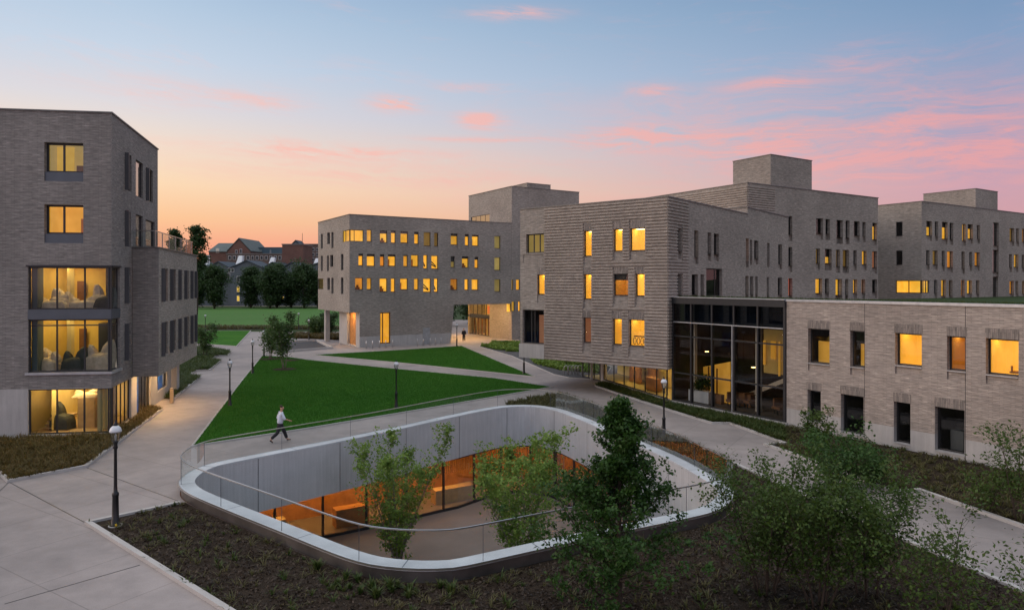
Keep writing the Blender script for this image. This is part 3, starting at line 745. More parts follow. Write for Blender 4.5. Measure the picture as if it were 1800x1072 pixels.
def tower_centre():
    c = off(cE, eR, 23.62); f = Fac(c, d=eR, L=10.9); fl = Fac(off(c, eL, 12.8), p1=c)
    b = empty('stair_tower', (c[0], c[1], 0), 'tall windowless brick tower behind the passage, with lit glass entrance below', 'building')
    zt = f.z_at(895.5, 327.5)
    k = 3.4575
    W = conv([(1203, 1218, 627, 690, 'y'), (1235, 1258, 627, 690, 'y'), (1205, 1227, 760, 820, 'y'), (1248, 1262, 760, 820, 'y')], 550, 310, k)
    ops = facade_windows(b, f, W, inset=.18)
    w = wall_mb(f, 0, 12, 0, zt, ops)
    r = fl.rect(828, 860.5, 379, 389); r[2] -= .3
    add_window(b, fl, r, 'w', inset=.1, fr=.05, vs=[r[0]+(r[1]-r[0])*q for q in (.25, .5, .75)], glass='glass_mirror')
    e0, e1 = fl.s_at(822), fl.s_at(860.5); ez = 5.0
    lops = [(r[0], r[1], r[2], r[3], .1, False), (e0, e1, .05, ez, .3, False)]
    wall_mb(fl, 0, fl.L, 0, zt, lops, w)
    R = off(c, eR, 12); plain_walls(w, [R, off(R, eL, 12.8), off(c, eL, 12.8)], 0, zt)
    w.build('wall', 'brick', b)
    zm = 2.75
    add_window(b, fl, [e0, e1, .05, zm], 'y', inset=.25, fr=.1, vs=[e0+(e1-e0)*q for q in (.15, .3, .45, .6, .75, .88)], room=False, name='glass_entrance')
    add_window(b, fl, [e0, e1, zm+.4, ez], 'y', inset=.25, fr=.1, vs=[e0+(e1-e0)*q for q in (.2, .4, .6, .8)], room=False, name='upper_glazing')
    m = MB(); fl.box(m, e0, e1, zm+.002, zm+.398, -.3, -.1); m.build('spandrel_panel', 'metal_dark', b)
    m = MB(); P = fl.P
    for z0, z1 in ((.02, zm+.1), (zm+.3, ez+.1)):
        m.face([P(e0-.5, z0, -3), P(e1+.5, z0, -3), P(e1+.5, z1, -3), P(e0-.5, z1, -3)]); m.face([P(e1+.5, z0, -3), P(e1+.5, z0, -.35), P(e1+.5, z1, -.35), P(e1+.5, z1, -3)])
        m.face([P(e0-.5, z0, -3), P(e0-.5, z0, -.35), P(e0-.5, z1, -.35), P(e0-.5, z1, -3)])
        m.face([P(e0-.5, z1, -3), P(e1+.5, z1, -3), P(e1+.5, z1, -.35), P(e0-.5, z1, -.35)]); m.face([P(e0-.5, z0, -3), P(e1+.5, z0, -3), P(e1+.5, z0, -.35), P(e0-.5, z0, -.35)])
    m.build('lobby', 'paint_cream', b)
    m = MB()
    for i in range(6): fl.box(m, e0+(e1-e0)*(.04+i*.165), e0+(e1-e0)*(.10+i*.165), .05, zm-.1, -1.1, -1.0)
    m.build('inner_door', 'wood_warm', b)
    m = MB()
    for z in (zm, ez):
        for q in (.2, .5, .8): s_ = e0+(e1-e0)*q; fl.box(m, s_-.35, s_+.35, z-.02, z+.03, -1.9, -1.2)
    m.build('ceiling_light', 'light_soft', b)
    m = MB(); fl.box(m, e0+1.4, e0+3.2, zm+.5, ez-.6, -2.9, -2.8); m.build('red_panel', 'room_r', b)
    flat_roof(b, [c, R, off(R, eL, 12.8), off(c, eL, 12.8)], zt-.4, zt)
    # penthouse
    q = off(off(c, eR, 3.6), eL, 1.5); m = MB(); q1 = off(q, eR, 4.2); poly = [q, q1, off(q1, eL, 5), off(q, eL, 5)]
    m.prism(poly, zt-.4, zt+.95); pm = m.build('penthouse', 'brick', b); strip_mb(poly, .1, zt+.952, zt+1.0, True).build('coping', 'coping', pm)
tower_centre()

# ---------------------------------------------------------------- building D (ribbed, right of centre)
cD = (10.32, 45.2); dDR = (.63, .7766); dDL = (-.7766, .63)
def building_ribbed():
    fr = Fac(cD, d=dDR); LR = fr.s_at(1386); fr.L = LR
    t = 12.4
    for _ in range(1): pass
    A0 = cD; r = (914.5-CX)/F0; t = (r*A0[1]-A0[0])/(dDL[0]-r*dDL[1]); pl = off(cD, dDL, t); fl = Fac(pl, p1=cD)
    b = empty('dormitory_building', (cD[0], cD[1], 0), 'brick building with ribbed projecting courses and an open undercroft, right of centre', 'building')
    zt = H+(HY-346.3)/F0*cD[1]; zb = 2.28
    hm = MB(); reg = []
    C = lambda l: conv(l, 900, 330, 3.5725)
    Wm = C([(450, 500, 270, 430, 'Y'), (637, 693, 258, 398, 'Y'), (740, 835, 253, 395, 'Y'), (450, 498, 543, 700, 'Y'), (637, 730, 540, 677, 'O', .3), (775, 832, 540, 680, 'Y'), (447, 497, 815, 972, 'p'), (632, 690, 822, 985, 'Y'), (735, 832, 828, 995, 'Y'), (158, 205, 545, 670, 'Y')])
    zz = [[Wm[i] for i in (0, 1, 2)], [Wm[i] for i in (3, 4, 5, 9)], [Wm[i] for i in (6, 7, 8)]]
    ops = facade_windows(b, fl, Wm, head=.5, sp=.62, spd=.07, inset=.2, hmb=hm, reg=reg)
    # chairs silhouetted in the lowest lit window
    q = C([(735, 832, 828, 995)])[0]; rr = fl.rect(*q); m = MB()
    for i in range(4):
        s_ = rr[0]+.2+i*.28; m.tube([fl.P(s_+.11*math.cos(a), rr[2]+.32+.24*math.sin(a), -.45) for a in [j*math.pi/5 for j in range(11)]], .022, 5)
    fl.box(m, rr[0]+.1, rr[1]-.1, rr[2]+.6, rr[2]+.68, -.6, -.5); m.build('chair_backs', 'dark_cloth', b)
    # corner windows at the smooth left end
    ws = fl.s_at(957)
    for (y0, y1, kind, vs, x0) in ((411, 444.5, 'y', (.35, .68), 924.5), (544.5, 604, 'p', (.35, .5), 918.5)):
        r_ = fl.rect(x0, 956.5, y0, y1); W = r_[1]-r_[0]
        add_window(b, fl, r_, 'f' if kind == 'y' else 'd', inset=.25, fr=.08, vs=[r_[0]+W*v for v in vs], rd=1.6, extra=False)
        m = MB()
        if kind == 'y': fl.box(m, r_[0]+W*.7, r_[1], r_[2]-.1, r_[3]+.05, -1.2, -1.1); m.build('glowing_wall', 'room_y', b)
        else: fl.box(m, r_[0]+W*.58, r_[1], r_[2]-.1, r_[3]-.4, -.62, -.55); m.build('glowing_wall', 'room_p', b)  # both walls glow by themselves to suggest lit rooms
        ops.append((r_[0], r_[1], r_[2], r_[3], .25, False))
        if kind == 'y': ops.append((r_[0]-.3, r_[1], r_[2]-.75, r_[2]-.12, .05, True))
    w = wall_mb(fl, 0, fl.L, zb, zt, ops)
    # right face
    K = lambda l: conv(l, 1150, 260, 3.829)
    R1 = K([(155, 185, 540, 695, 'd'), (270, 298, 557, 735, 'w'), (360, 385, 570, 715, 'd'), (402, 437, 578, 718, 'd'), (155, 185, 848, 990, 'd'), (252, 295, 852, 990, 'd'), (312, 337, 852, 990, 'd'),
            (617, 637, 610, 765, 'o'), (645, 660, 620, 750, 'd'), (673, 702, 625, 745, 'd'), (760, 777, 640, 765, 'd'), (835, 862, 650, 782, 'd'),
            (613, 635, 862, 990, 'w'), (645, 668, 865, 990, 'd'), (680, 698, 865, 990, 'd'), (757, 774, 870, 992, 'd'), (832, 862, 873, 992, 'd')])
    reg2 = []; rops = facade_windows(b, fr, R1, sp=.5, spd=.2, inset=.28, reg=reg2)
    dr = fr.rect(*K([(350, 458, 812, 1000)])[0]); add_window(b, fr, dr, 'd', inset=.25, fr=.08, vs=[dr[0]+(dr[1]-dr[0])*.7], name='balcony_door', rd=2.0)
    m = MB(); fr.box(m, dr[0]+.2, dr[0]+1.5, dr[2], dr[3]-1.0, -2.1, -2.0); m.build('glowing_wall', 'room_r', b)  # self-glowing red wall stands for the light behind the door
    rops.append((dr[0], dr[1], dr[2], dr[3], .25, False))
    s2 = fr.s_at(1314); zt2 = fr.z_at(1314, 365)
    wall_mb(fr, 0, s2, zb, zt, [o for o in rops], w); wall_mb(fr, s2, LR, zb, zt2, [o for o in rops], w)
    # taller rear part's end wall above the lower roof, backs
    pE = fr.P(s2, 0)[:2]; R = fr.P(LR, 0)[:2]; tt = fl.L
    plain_walls(w, [R, off(R, dDL, tt), pl], zb, zt); plain_walls(w, [off(pE, dDL, tt), pE], zt-.4, zt2)
    w.build('wall', 'brick', b)
    # projecting courses
    m = MB(); ribs(fl, ws, fl.L, zb, zt-.05, reg, m); sr = fr.s_at(1210); ribs(fr, .0, sr, zb, zt-.05, reg2, m)
    m.build('projecting_courses', 'brick_course', b)
    flat_roof(b, [pl, cD, pE, off(pE, dDL, tt)], zt-.4, zt)
    flat_roof(b, [off(pE, dDL, tt), pE, R, off(R, dDL, tt)], zt2-.4, zt2)
    m = MB(); m.face([(pl[0], pl[1], zb), (cD[0], cD[1], zb), (R[0], R[1], zb), (off(R, dDL, tt)[0], off(R, dDL, tt)[1], zb)]); m.build('soffit', 'plinth_concrete', b)
    m = MB(); fl.box(m, fl.s_at(913), fl.s_at(957), zb-.003, zb+1.05, -.1, .05); m.build('balcony_front', 'plinth_concrete', b)
    # undercroft glazing
    u0 = g(1062, 672); u1 = (10.45, 45.95); f = Fac(u0, p1=u1); n = 6
    add_window(b, f, [0, f.L, .22, zb-.02], 'y', inset=.0, fr=.07, vs=[f.s_at(v) for v in (1079, 1097, 1115, 1134, 1154)], room=False, glass='glass', name='undercroft_glazing')
    m = MB(); f.box(m, -.3, f.L, 0, .22, -.2, .1); m.build('plinth', 'plinth_concrete', b)
    v0 = g(1024, 664); f2 = Fac(v0, p1=u0)
    add_window(b, f2, [0, f2.L-.5, .05, zb-.02], 'y', inset=.0, fr=.08, vs=[f2.L*.3, f2.L*.55], room=False, glass='glass', name='undercroft_glazing')
    m = MB(); f2.box(m, f2.L-.35, f2.L, 0, zb, -.3, .1); p = g(1040, 668); m.box((p[0], p[1], 0), (.18, .18, zb)); m.build('column', 'plinth_concrete', b)
    m = MB(); P = f.P; D = 3.2; m.face([P(-4, .1, -D), P(f.L+1, .1, -D), P(f.L+1, zb, -D), P(-4, zb, -D)]); m.face([P(-4, .05, -D), P(f.L, .05, -D), P(f.L, .05, -.05), P(-4, .05, 0)]); m.build('room', 'paint_cream', b)
    m = MB(); fl_ = f
    for s_ in (1.5, 5, 8.2): f.box(m, s_-.3, s_+.3, zb-.1, zb-.05, -1.9, -1.3)
    m.build('ceiling_light', 'light_panel', b)
    m = MB(); f.box(m, .5, 2.2, .1, 1.9, -2.2, -2.0); f.box(m, 4.5, 6.0, .1, 1.0, -1.8, -1.2); f.box(m, 7.5, 8.4, .1, 1.7, -2.6, -2.3); f.box(m, 2.6, 3.6, .1, 1.4, -2.8, -2.5); m.build('cabinets', 'wood_warm', b)
    # roof behind-left terrace block seen over the passage side: none
building_ribbed()

# ---------------------------------------------------------------- building F (large, behind) with rooftop block
def building_rear(c, W, Wl, s_end, Lleft, zt, label, rib_to=None, tower=None, band=None, strip=None):
    f = Fac(c, d=eR, L=s_end); fl = Fac(off(c, eL, Lleft), p1=c)
    b = empty('dormitory_building', (c[0], c[1], 0), label, 'building')
    reg = []; ops = facade_windows(b, f, W, sp=.6, spd=.2, inset=.3, reg=reg)
    lops = facade_windows(b, fl, Wl, sp=.5, spd=.05, inset=.2)
    if strip:
        zc0, zc1, a, e = strip
        add_window(b, fl, [a, fl.L-.02, zc0, zc1], 'y', inset=.12, fr=.08, vs=[a+(fl.L-a)*.5], room=False)
        add_window(b, f, [.02, e, zc0, zc1], 'y', inset=.12, fr=.08, vs=[e*.33, e*.66], room=False)
        lops.append((a, fl.L+.001, zc0, zc1, .12, False)); ops.append((-.001, e, zc0, zc1, .12, False))
        m = MB(); q = [f.P(e+.05, zc0, -.2), f.P(e+.05, zc0, -2), fl.P(a-.05, zc0, -2), fl.P(a-.05, zc0, -.2)]
        for p1, p2 in zip(q[:-1], q[1:]): m.face([p1, p2, (p2[0], p2[1], zc1+.05), (p1[0], p1[1], zc1+.05)])
        for z in (zc0-.01, zc1+.05): m.face([(p[0], p[1], z) for p in q]+[(f.P(.15, 0, -.18)[0], f.P(.15, 0, -.18)[1], z)])
        m.build('corner_room', 'room_y', b)
    w = wall_mb(f, 0, s_end, 0, zt, ops); wall_mb(fl, 0, Lleft, 0, zt, lops, w)
    R = off(c, eR, s_end); RB = off(R, eL, 14); LB = off(c, eL, Lleft)
    plain_walls(w, [R, RB], 0, zt); plain_walls(w, [RB, LB], 0, zt)
    w.build('wall', 'brick', b)
    if rib_to:
        m = MB(); ribs(f, 0, rib_to, zt-6, zt-.05, reg, m); ribs(fl, 0, Lleft, zt-6, zt-.05, [], m); m.build('projecting_courses', 'brick_course', b)
    flat_roof(b, [c, R, RB, LB], zt-.4, zt)
    if tower:
        tc, tl, tr, tz = tower
        p0 = off(tc, eL, tl); p1 = off(tc, eR, tr); poly = [tc, p1, off(p1, eL, tl), p0]
        pm = MB().prism(poly, zt-.4, tz).build('penthouse', 'brick', b); strip_mb(poly, .1, tz+.002, tz+.06, True).build('coping', 'coping', pm)
    return f, fl, b
cF = (21.35, 61.9)
K1 = lambda l: conv(l, 1150, 260, 3.829)
K2 = lambda l: conv(l, 1450, 300, 3.829)
WF = K1([(898, 930, 460, 585, 'd'), (897, 930, 668, 795, 'd'), (896, 930, 877, 997, 'r'), (1090, 1137, 475, 578, 'd'), (1153, 1182, 480, 580, 'd'), (1227, 1270, 487, 605, 'd'), (1288, 1315, 490, 607, 'd'),
    (1088, 1117, 678, 778, 'w'), (1150, 1195, 680, 778, 'y', .55), (1225, 1250, 685, 800, 'w'), (1270, 1312, 687, 802, 'w'), (1085, 1130, 880, 980, 'y'), (1150, 1175, 880, 978, 'd'), (1220, 1265, 882, 997, 'y'), (1285, 1307, 883, 997, 'o')]) + \
    K2([(5, 35, 328, 427, 'd'), (78, 120, 333, 450, 'd'), (140, 165, 338, 455, 'd'), (195, 235, 342, 438, 'd'), (253, 275, 347, 443, 'd'), (320, 350, 352, 465, 'y', .2),
    (0, 45, 530, 628, 'y', .5), (75, 103, 532, 645, 'o'), (120, 160, 534, 648, 'w'), (192, 215, 537, 632, 'd'), (250, 282, 540, 632, 'y'), (318, 352, 543, 655, 'p'), (0, 28, 728, 825, 'y'), (72, 108, 730, 840, 'y'), (137, 157, 730, 840, 'w'), (190, 218, 733, 825, 'y'), (248, 272, 732, 825, 'o'), (318, 352, 733, 820, 'd')])
fF_ = Fac(cF, d=eR)
sT0, sT1 = fF_.s_at(1361), fF_.s_at(1433.5); tcF = fF_.P(sT0, 0, -.4)[:2]
zF = fF_.z_at(1316, 322)
building_rear(cF, WF, [], fF_.s_at(1543.5), 14, zF, 'brick building behind the ribbed one, under the large square rooftop block', rib_to=fF_.s_at(1362),
    tower=(tcF, 4.4, sT1-sT0, H+(HY-272)/F0*tcF[1]))
cH = (45.3, 75.5)
WH = K2([(683, 722, 340, 437, 'y', .4), (740, 763, 343, 440, 'd'), (788, 827, 347, 460, 'y', .3), (840, 865, 352, 465, 'd'), (925, 950, 360, 472, 'y'), (962, 997, 362, 458, 'y', .3), (1023, 1045, 367, 460, 'w'), (1133, 1172, 350, 505, 'b'), (1243, 1275, 388, 475, 'w'), (1287, 1307, 390, 478, 'w'), (1328, 1352, 392, 480, 'o'),
    (682, 705, 535, 632, 'd'), (725, 760, 538, 632, 'w'), (787, 808, 540, 640, 'd'), (822, 862, 542, 652, 'o'), (920, 942, 545, 660, 'w'), (972, 993, 548, 640, 'd'), (1008, 1043, 550, 640, 'o'), (1130, 1170, 533, 685, 'b'), (1240, 1260, 563, 652, 'w'), (1273, 1303, 565, 650, 'y'), (1325, 1345, 567, 652, 'w'),
    (735, 757, 735, 825, 'd'), (783, 815, 735, 845, 'y'), (835, 860, 737, 845, 'w'), (918, 942, 735, 845, 'o'), (957, 990, 738, 828, 'y'), (1018, 1040, 738, 828, 'w'), (1130, 1167, 712, 865, 'b'), (1243, 1272, 742, 830, 'o'), (1283, 1303, 742, 830, 'w'), (1328, 1350, 742, 830, 'y'),
    (1390, 1420, 395, 480, 'd'), (1385, 1410, 570, 655, 'y'), (1390, 1412, 745, 832, 'w')])
WHl = K2([(478, 522, 345, 440, 'd'), (478, 522, 538, 633, 'd')])
fH_ = Fac(cH, d=eR); flH = Fac(off(cH, eL, 12), p1=cH); zH = fH_.z_at(1620, 354.3)
xm = 1450+560/3.829
zs1, zs0 = flH.z_at(xm, 300+738/3.829), flH.z_at(xm, 300+824/3.829)
a_, e_ = flH.s_at(1450+475/3.829), fH_.s_at(1450+703/3.829)
tcH = fH_.P(fH_.s_at(1722.9), 0, -.5)[:2]
building_rear(cH, WH, WHl, 46, 12, zH, 'rightmost rear brick building with a lit strip window wrapping its corner', tower=(tcH, 6.1, 5.7, H+(HY-331.8)/F0*tcH[1]), strip=(zs0, zs1, a_, e_))

# ---------------------------------------------------------------- building G (low, right) with glass hall
fG = Fac((10.72, 45.6), d=(.535, -.845), L=35); zG = 7.08; sGl = fG.s_at(1382)
def building_low():
    b = empty('low_brick_building', (fG.p.x, fG.p.y, 0), 'low pink-brown brick building with a green roof and square windows, on the right', 'building')
    f = fG; hm = MB()
    C = lambda l: conv(l, 1380, 510, 3.35)
    W = C([(135, 262, 228, 433, 'a'), (383, 468, 240, 453, 'a2'), (648, 805, 255, 447, 'y'), (953, 1065, 272, 475, 'o2'), (1182, 1375, 288, 503, 'y'),
           (132, 210, 590, 775, 'd'), (328, 463, 618, 875, 'd'), (640, 738, 660, 925, 'd'), (882, 1057, 695, 985, 'd')])
    # further windows of the same rhythm beyond the frame
    s_last = f.s_at(W[4][0]); ops = []
    rects = [(f.rect(*w[:4]), w[4]) for w in W]
    up = (rects[2][0][2], rects[2][0][3]); lo = (.42, 2.72)
    for i, (r, kd) in enumerate(rects):
        if i >= 5: r[2] = max(r[2], .3)
    for s_ in (22.5, 26): rects.append(([s_, s_+1.3, up[0], up[1]], 'y')); rects.append(([s_+.3, s_+1.4, lo[0], lo[1]], 'd'))
    for i, (r, kd) in enumerate(rects):
        lit = kd in ('y', 'o2')
        kind = 'Y' if kd == 'y' else 'O' if kd == 'o2' else 'd'
        big = r[1]-r[0] > 2.2
        wn = add_window(b, f, r, kind, inset=.30, fr=.07, rd=1.7, extra=False, shade=0, vs=[])
        if kd in ('a', 'a2'):
            m = MB(); f.box(m, r[0]+.1, r[1]+.02, r[2]-.03, r[2]+(r[3]-r[2])*.62, -.85, -.8); m.build('glowing_wall', 'room_o', b)  # glowing slab shaped like the lit part of the room
        if i == 4:
            m = MB(); f.box(m, r[0]+.7, r[1], r[2]+.08, r[2]+.16, -1.0, -.5); f.box(m, r[0]+.75, r[0]+.8, r[2]+.08, r[2]+.4, -.6, -.5); m.build('desk', 'wood_warm', b)
        if i == 8:
            m = MB(); f.box(m, r[0]+.3, r[1]-.4, r[2], r[2]+.9, -1.3, -.8); m.build('cabinet', 'metal_panel', b)
        ops.append((r[0], r[1], r[2], r[3], .30, False))
        if i < 5: ops.append((r[0], r[1], r[2]-.42, r[2], .09, True))
        header(wn, f, r, .44, .012); m = MB(); f.box(m, r[0]+.002, r[1]-.002, r[2]-.05, r[2]-.002, -.3, .03); m.build('sill', 'coping_light', wn)
    plz = 1.02
    s0 = sGl+.02
    w = wall_mb(f, s0, f.L, plz, zG-.1, ops); wp = wall_mb(f, s0, f.L, 0, plz, ops)
    e = f.P(f.L, 0)[:2]; eb = off(e, (.845, .535), 30)
    plain_walls(w, [e, eb], 0, zG-.1)
    w.build('wall', 'brick_pink', b); wp.build('plinth', 'plinth_concrete', b)
    m = MB()
    for u in (1520, 1697): s_ = f.s_at(u); f.box(m, s_-.012, s_+.012, 0, zG-.1, -.01, .004)
    m.build('movement_joint', 'metal_dark', b)
    poly = [f.P(0, 0)[:2], (26.1, 64.7), (45.2, 75.6), (80, 97), eb, e]
    r_ = sheet_mb(poly[::-1], zG-.75).build('roof', 'terrain', b); m = MB(); f.box(m, 0, f.L, zG-.5, zG-.1, -1.6, -.36); m.build('planting_tray', 'soil_strip', r_)
    m = MB(); f.box(m, sGl-.0, f.L, zG-.098, zG+.03, -.35, .07); m.build('coping', 'coping_light', r_)
    m = MB(); rg = random.Random(3)
    for i in range(5200):
        s_ = rg.uniform(0, f.L); o_ = .4+rg.random()*1.1; p = f.P(s_, zG-.1, -o_)
        for k in range(2):
            a = rg.uniform(0, 6.28); h = rg.uniform(.08, .24); dx, dy = math.cos(a)*.05, math.sin(a)*.05
            m.face([(p[0]-dx, p[1]-dy, p[2]), (p[0]+dx, p[1]+dy, p[2]), (p[0]+dx*.6+rg.uniform(-.05, .05), p[1]+dy, p[2]+h)])
    gr = m.build('roof_planting', 'blade_green', b); gr['kind'] = 'stuff'
    # ---- glass hall
    h = empty('glass_hall', (fG.p.x, fG.p.y, 0), 'tall dark framed glass hall between the ribbed building and the low brick wing', 'building')
    vs = [f.s_at(u) for u in (1215.4, 1252, 1290.5, 1332.5)]
    zt_ = zG-.42; z1 = f.z_at(1280, 571.5); z2 = f.z_at(1280, 598); z3 = f.z_at(1280, 668); zb = .22
    mb = MB(); fr = .09
    f.box(mb, 0, fr*1.6, zb, zt_, -.15, .08); f.box(mb, sGl-fr*1.6, sGl, zb, zt_, -.15, .08)
    for v in vs: f.box(mb, v-fr*.6, v+fr*.6, zb+fr, zt_, -.15, .07)
    for z in (z2, z3): f.box(mb, fr*1.6, sGl-fr*1.6, z-.04, z+.04, -.13, .045)
    f.box(mb, fr*1.6, sGl-fr*1.6, zb, zb+fr, -.15, .075); fm = mb.build('curtain_wall_frame', 'metal_dark', h)
    m = MB(); f.box(m, fr*1.6, sGl-fr*1.6, z1-.03, z1+.03, -.02, .09); m.build('transom', 'coping_light', fm)
    v3 = vs[2]; m = MB(); f.box(m, v3-.12, v3-.06, zb, z1, -.02, .1); m.build('lit_edge', 'coping_light', fm)  # pale strip gives the mullion a lit edge by colour
    cols = [0]+vs+[sGl]
    for i in range(5):
        a, c_ = cols[i]+.06, cols[i+1]-.06
        for (za, zc, gm) in ((zb+.05, z3-.04, 'glass_wall'), (z3+.04, z2-.04, 'glass_wall'), (z2+.04, z1-.03, 'glass_wall'), (z1+.03, zt_, 'glass_dark')):
            m = MB(); m.face([f.P(a, za), f.P(c_, za), f.P(c_, zc), f.P(a, zc)]); m.build('pane', gm, fm)
    m = MB(); f.box(m, 0, sGl, zt_, zG-.02, -.4, .14); m.build('fascia', 'metal_dark', h)
    m = MB(); f.box(m, 0, sGl, zG-.018, zG+.03, -.4, .17); m.build('coping', 'coping_light', h)
    m = MB(); f.box(m, -.1, sGl+.1, 0, zb-.003, -.3, .1); m.build('plinth', 'plinth_concrete', h)
    m = MB(); f.box(m, 0, sGl, z1+.05, zt_, -.35, -.3); m.build('dark_spandrel', 'metal_panel', h)
    m = MB(); P = f.P; D = 6.5
    m.face([P(.0, zb, -D), P(sGl, zb, -D), P(sGl, zt_, -D), P(0, zt_, -D)]); m.face([P(0, zb, -.3), P(0, zb, -D), P(0, zt_, -D), P(0, zt_, -.3)]); m.face([P(sGl, zb, -.3), P(sGl, zb, -D), P(sGl, zt_, -D), P(sGl, zt_, -.3)])
    m.face([P(0, zt_, -.3), P(sGl, zt_, -.3), P(sGl, zt_, -D), P(0, zt_, -D)]); m.build('room', 'hall_wall', h)
    m = MB(); m.face([P(0, zb, -.1), P(sGl, zb, -.1), P(sGl, zb, -D), P(0, zb, -D)]); m.build('room_floor', 'carpet', h)
    # timber-lined inner rooms, their lit walls being surfaces that glow themselves
    m = MB(); a, c_ = .05, vs[2]-2.0
    m.hexa([P(a, zb, -2.9), P(c_, zb, -2.0), P(c_, zb, -2.1), P(a, zb, -3.0)], [P(a, z3+.15, -2.9), P(c_, z3+.85, -2.0), P(c_, z3+.85, -2.1), P(a, z3+.15, -3.0)]); m.build('glowing_wall', 'room_o', h)
    m = MB()
    for s_ in (.9, 2.0): f.box(m, s_, s_+.05, zb, z3+.3, -2.5+(s_-.9)*.4, -2.4+(s_-.9)*.4)
    m.build('timber_batten', 'wood_brown', h)
    m = MB(); f.box(m, .4, 1.2, zb, zb+.8, -2.3, -2.0); f.box(m, 1.7, 2.9, zb+.0, zb+.6, -1.7, -1.4); f.box(m, vs[1]+.3, vs[1]+1.3, zb, zb+.8, -2.4, -2.0); m.build('bench', 'wood_brown', h)
    m = MB(); m.hexa([P(2.2, zb, -4.6), P(6.8, z3+.3, -4.6), P(6.8, z3+.3, -5.6), P(2.2, zb, -5.6)], [P(2.2, zb+.3, -4.6), P(6.8, z3+.6, -4.6), P(6.8, z3+.6, -5.6), P(2.2, zb+.3, -5.6)]); m.build('stair_flight', 'paint_white', h)
    m = MB()
    for k, (w_, z_) in enumerate(((.12, 1.6), (.3, 1.2), (.08, 2.2), (.25, 1.5))): s_ = vs[2]+k*.55; f.box(m, s_, s_+w_, z2-z_, z2-.1, -2.8, -2.7)
    m.build('glowing_panel', 'room_o', h)  # panels emit by themselves to draw golden lamplight
    m = MB(); f.box(m, vs[2]-.1, sGl-2.0, z3+.3, z2+.6, -3.0, -2.9); m.build('glowing_wall', 'room_w', h)
    m = MB()
    for u in (1192, 1304): s_ = f.s_at(u); f.box(m, s_, s_+.28, zb, zt_, -1.5, -1.25)
    m.build('column', 'paint_white', h)
    m = MB()
    for (s_, o_, z_) in ((1.0, 2.2, 3.4), (4.6, 2.4, 2.7)): f.box(m, s_-.09, s_+.09, z_, z_+.03, -o_-.09, -o_+.09)
    m.build('pendant_light', 'light_soft', h)
    for i, (s_, o_) in enumerate(((vs[0]-.15, 1.1), )):
        p = f.P(s_, zb, -o_); m = MB(); m.box((p[0], p[1], zb), (1.7, .6, .75), -1.0); tag(m.build('planter_box', 'lamp_white', origin=(p[0], p[1], zb)), 'white planter box just inside the tall glass hall', 'planter')
        leafcloud((p[0], p[1], zb+1.35), (.75, .75, .75), 900, .13, 'leaf_maple', 'indoor_plant', 'dark bushy plant rising from the white planter inside the glass hall', 'plant')
    for i, (s_, o_, lab) in enumerate(((vs[1]+.5, 1.4, 'dark red lounge chair in the third bay of the glass hall'), (vs[1]+1.3, 2.0, 'dark lounge chair right beside the red one inside the glass hall'), (vs[3]+.2, 1.8, 'dark lounge chair in the last bay but one of the glass hall'))):
        p = f.P(s_, zb, -o_); e2 = empty('lounge_chair', (p[0], p[1], zb), lab, 'chair'); mt = 'wood_brown'
        MB().box((p[0], p[1], zb+.3), (.7, .7, .16), .3).build('seat', mt, e2); MB().box((p[0], p[1]+.32, zb+.3), (.7, .12, .6), .3).build('backrest', mt, e2)
        for dx in (-.28, .28):
            for dy in (-.28, .28): MB().box((p[0]+dx, p[1]+dy, zb), (.05, .05, .3)).build('leg', 'metal_dark', e2)
def leaf_mesh(name, C, size, mat, rng, parent=None, origin=None):
    """C: (N,3) leaf centres -> small folded leaves"""
    N = len(C); rs = np.random.RandomState(rng)
    n = rs.normal(size=(N, 3)); n[:, 2] = np.abs(n[:, 2])+.4; n /= np.linalg.norm(n, axis=1)[:, None]
    a = np.cross(n, rs.normal(size=(N, 3))); a /= np.linalg.norm(a, axis=1)[:, None]; b = np.cross(n, a)
    s = size*rs.uniform(.6, 1.3, size=(N, 1)); l = a*s*.62; w = b*s*.36; up = n*s*.12
    V = np.stack([C-l, C+w+up, C+l, C-w+up], 1).reshape(-1, 3)
    o_ = origin if origin is not None else (ORIG.get(parent.name) if parent is not None else (0, 0, 0))
    V = V-np.array(o_)
    me = bpy.data.meshes.new(name); me.vertices.add(N*4); me.vertices.foreach_set('co', V.astype(np.float32).ravel())
    me.loops.add(N*4); me.polygons.add(N); me.loops.foreach_set('vertex_index', np.arange(N*4, dtype=np.int32))
    me.polygons.foreach_set('loop_start', np.arange(0, N*4, 4, dtype=np.int32)); me.polygons.foreach_set('loop_total', np.full(N, 4, dtype=np.int32))
    me.update(calc_edges=True); me.materials.append(M[mat])
    o = bpy.data.objects.new(name, me); COL.objects.link(o)
    if parent is not None: o.parent = parent
    else: o.location = o_; ORIG[o.name] = tuple(o_)
    return o
def leafcloud(c, r, n, size, mat, name, label, cat, group=None, seed=1, lumps=9):
    rs = np.random.RandomState(seed); L = rs.normal(size=(lumps, 3)); L /= np.linalg.norm(L, axis=1)[:, None]; L *= rs.uniform(.3, .75, size=(lumps, 1))
    k = rs.randint(0, lumps, n); P = L[k]+rs.normal(size=(n, 3))*.24
    P = P*np.array(r)+np.array(c); o = leaf_mesh(name, P, size, mat, seed, origin=(c[0], c[1], c[2]-r[2]))
    return tag(o, label, cat, group)
building_low()
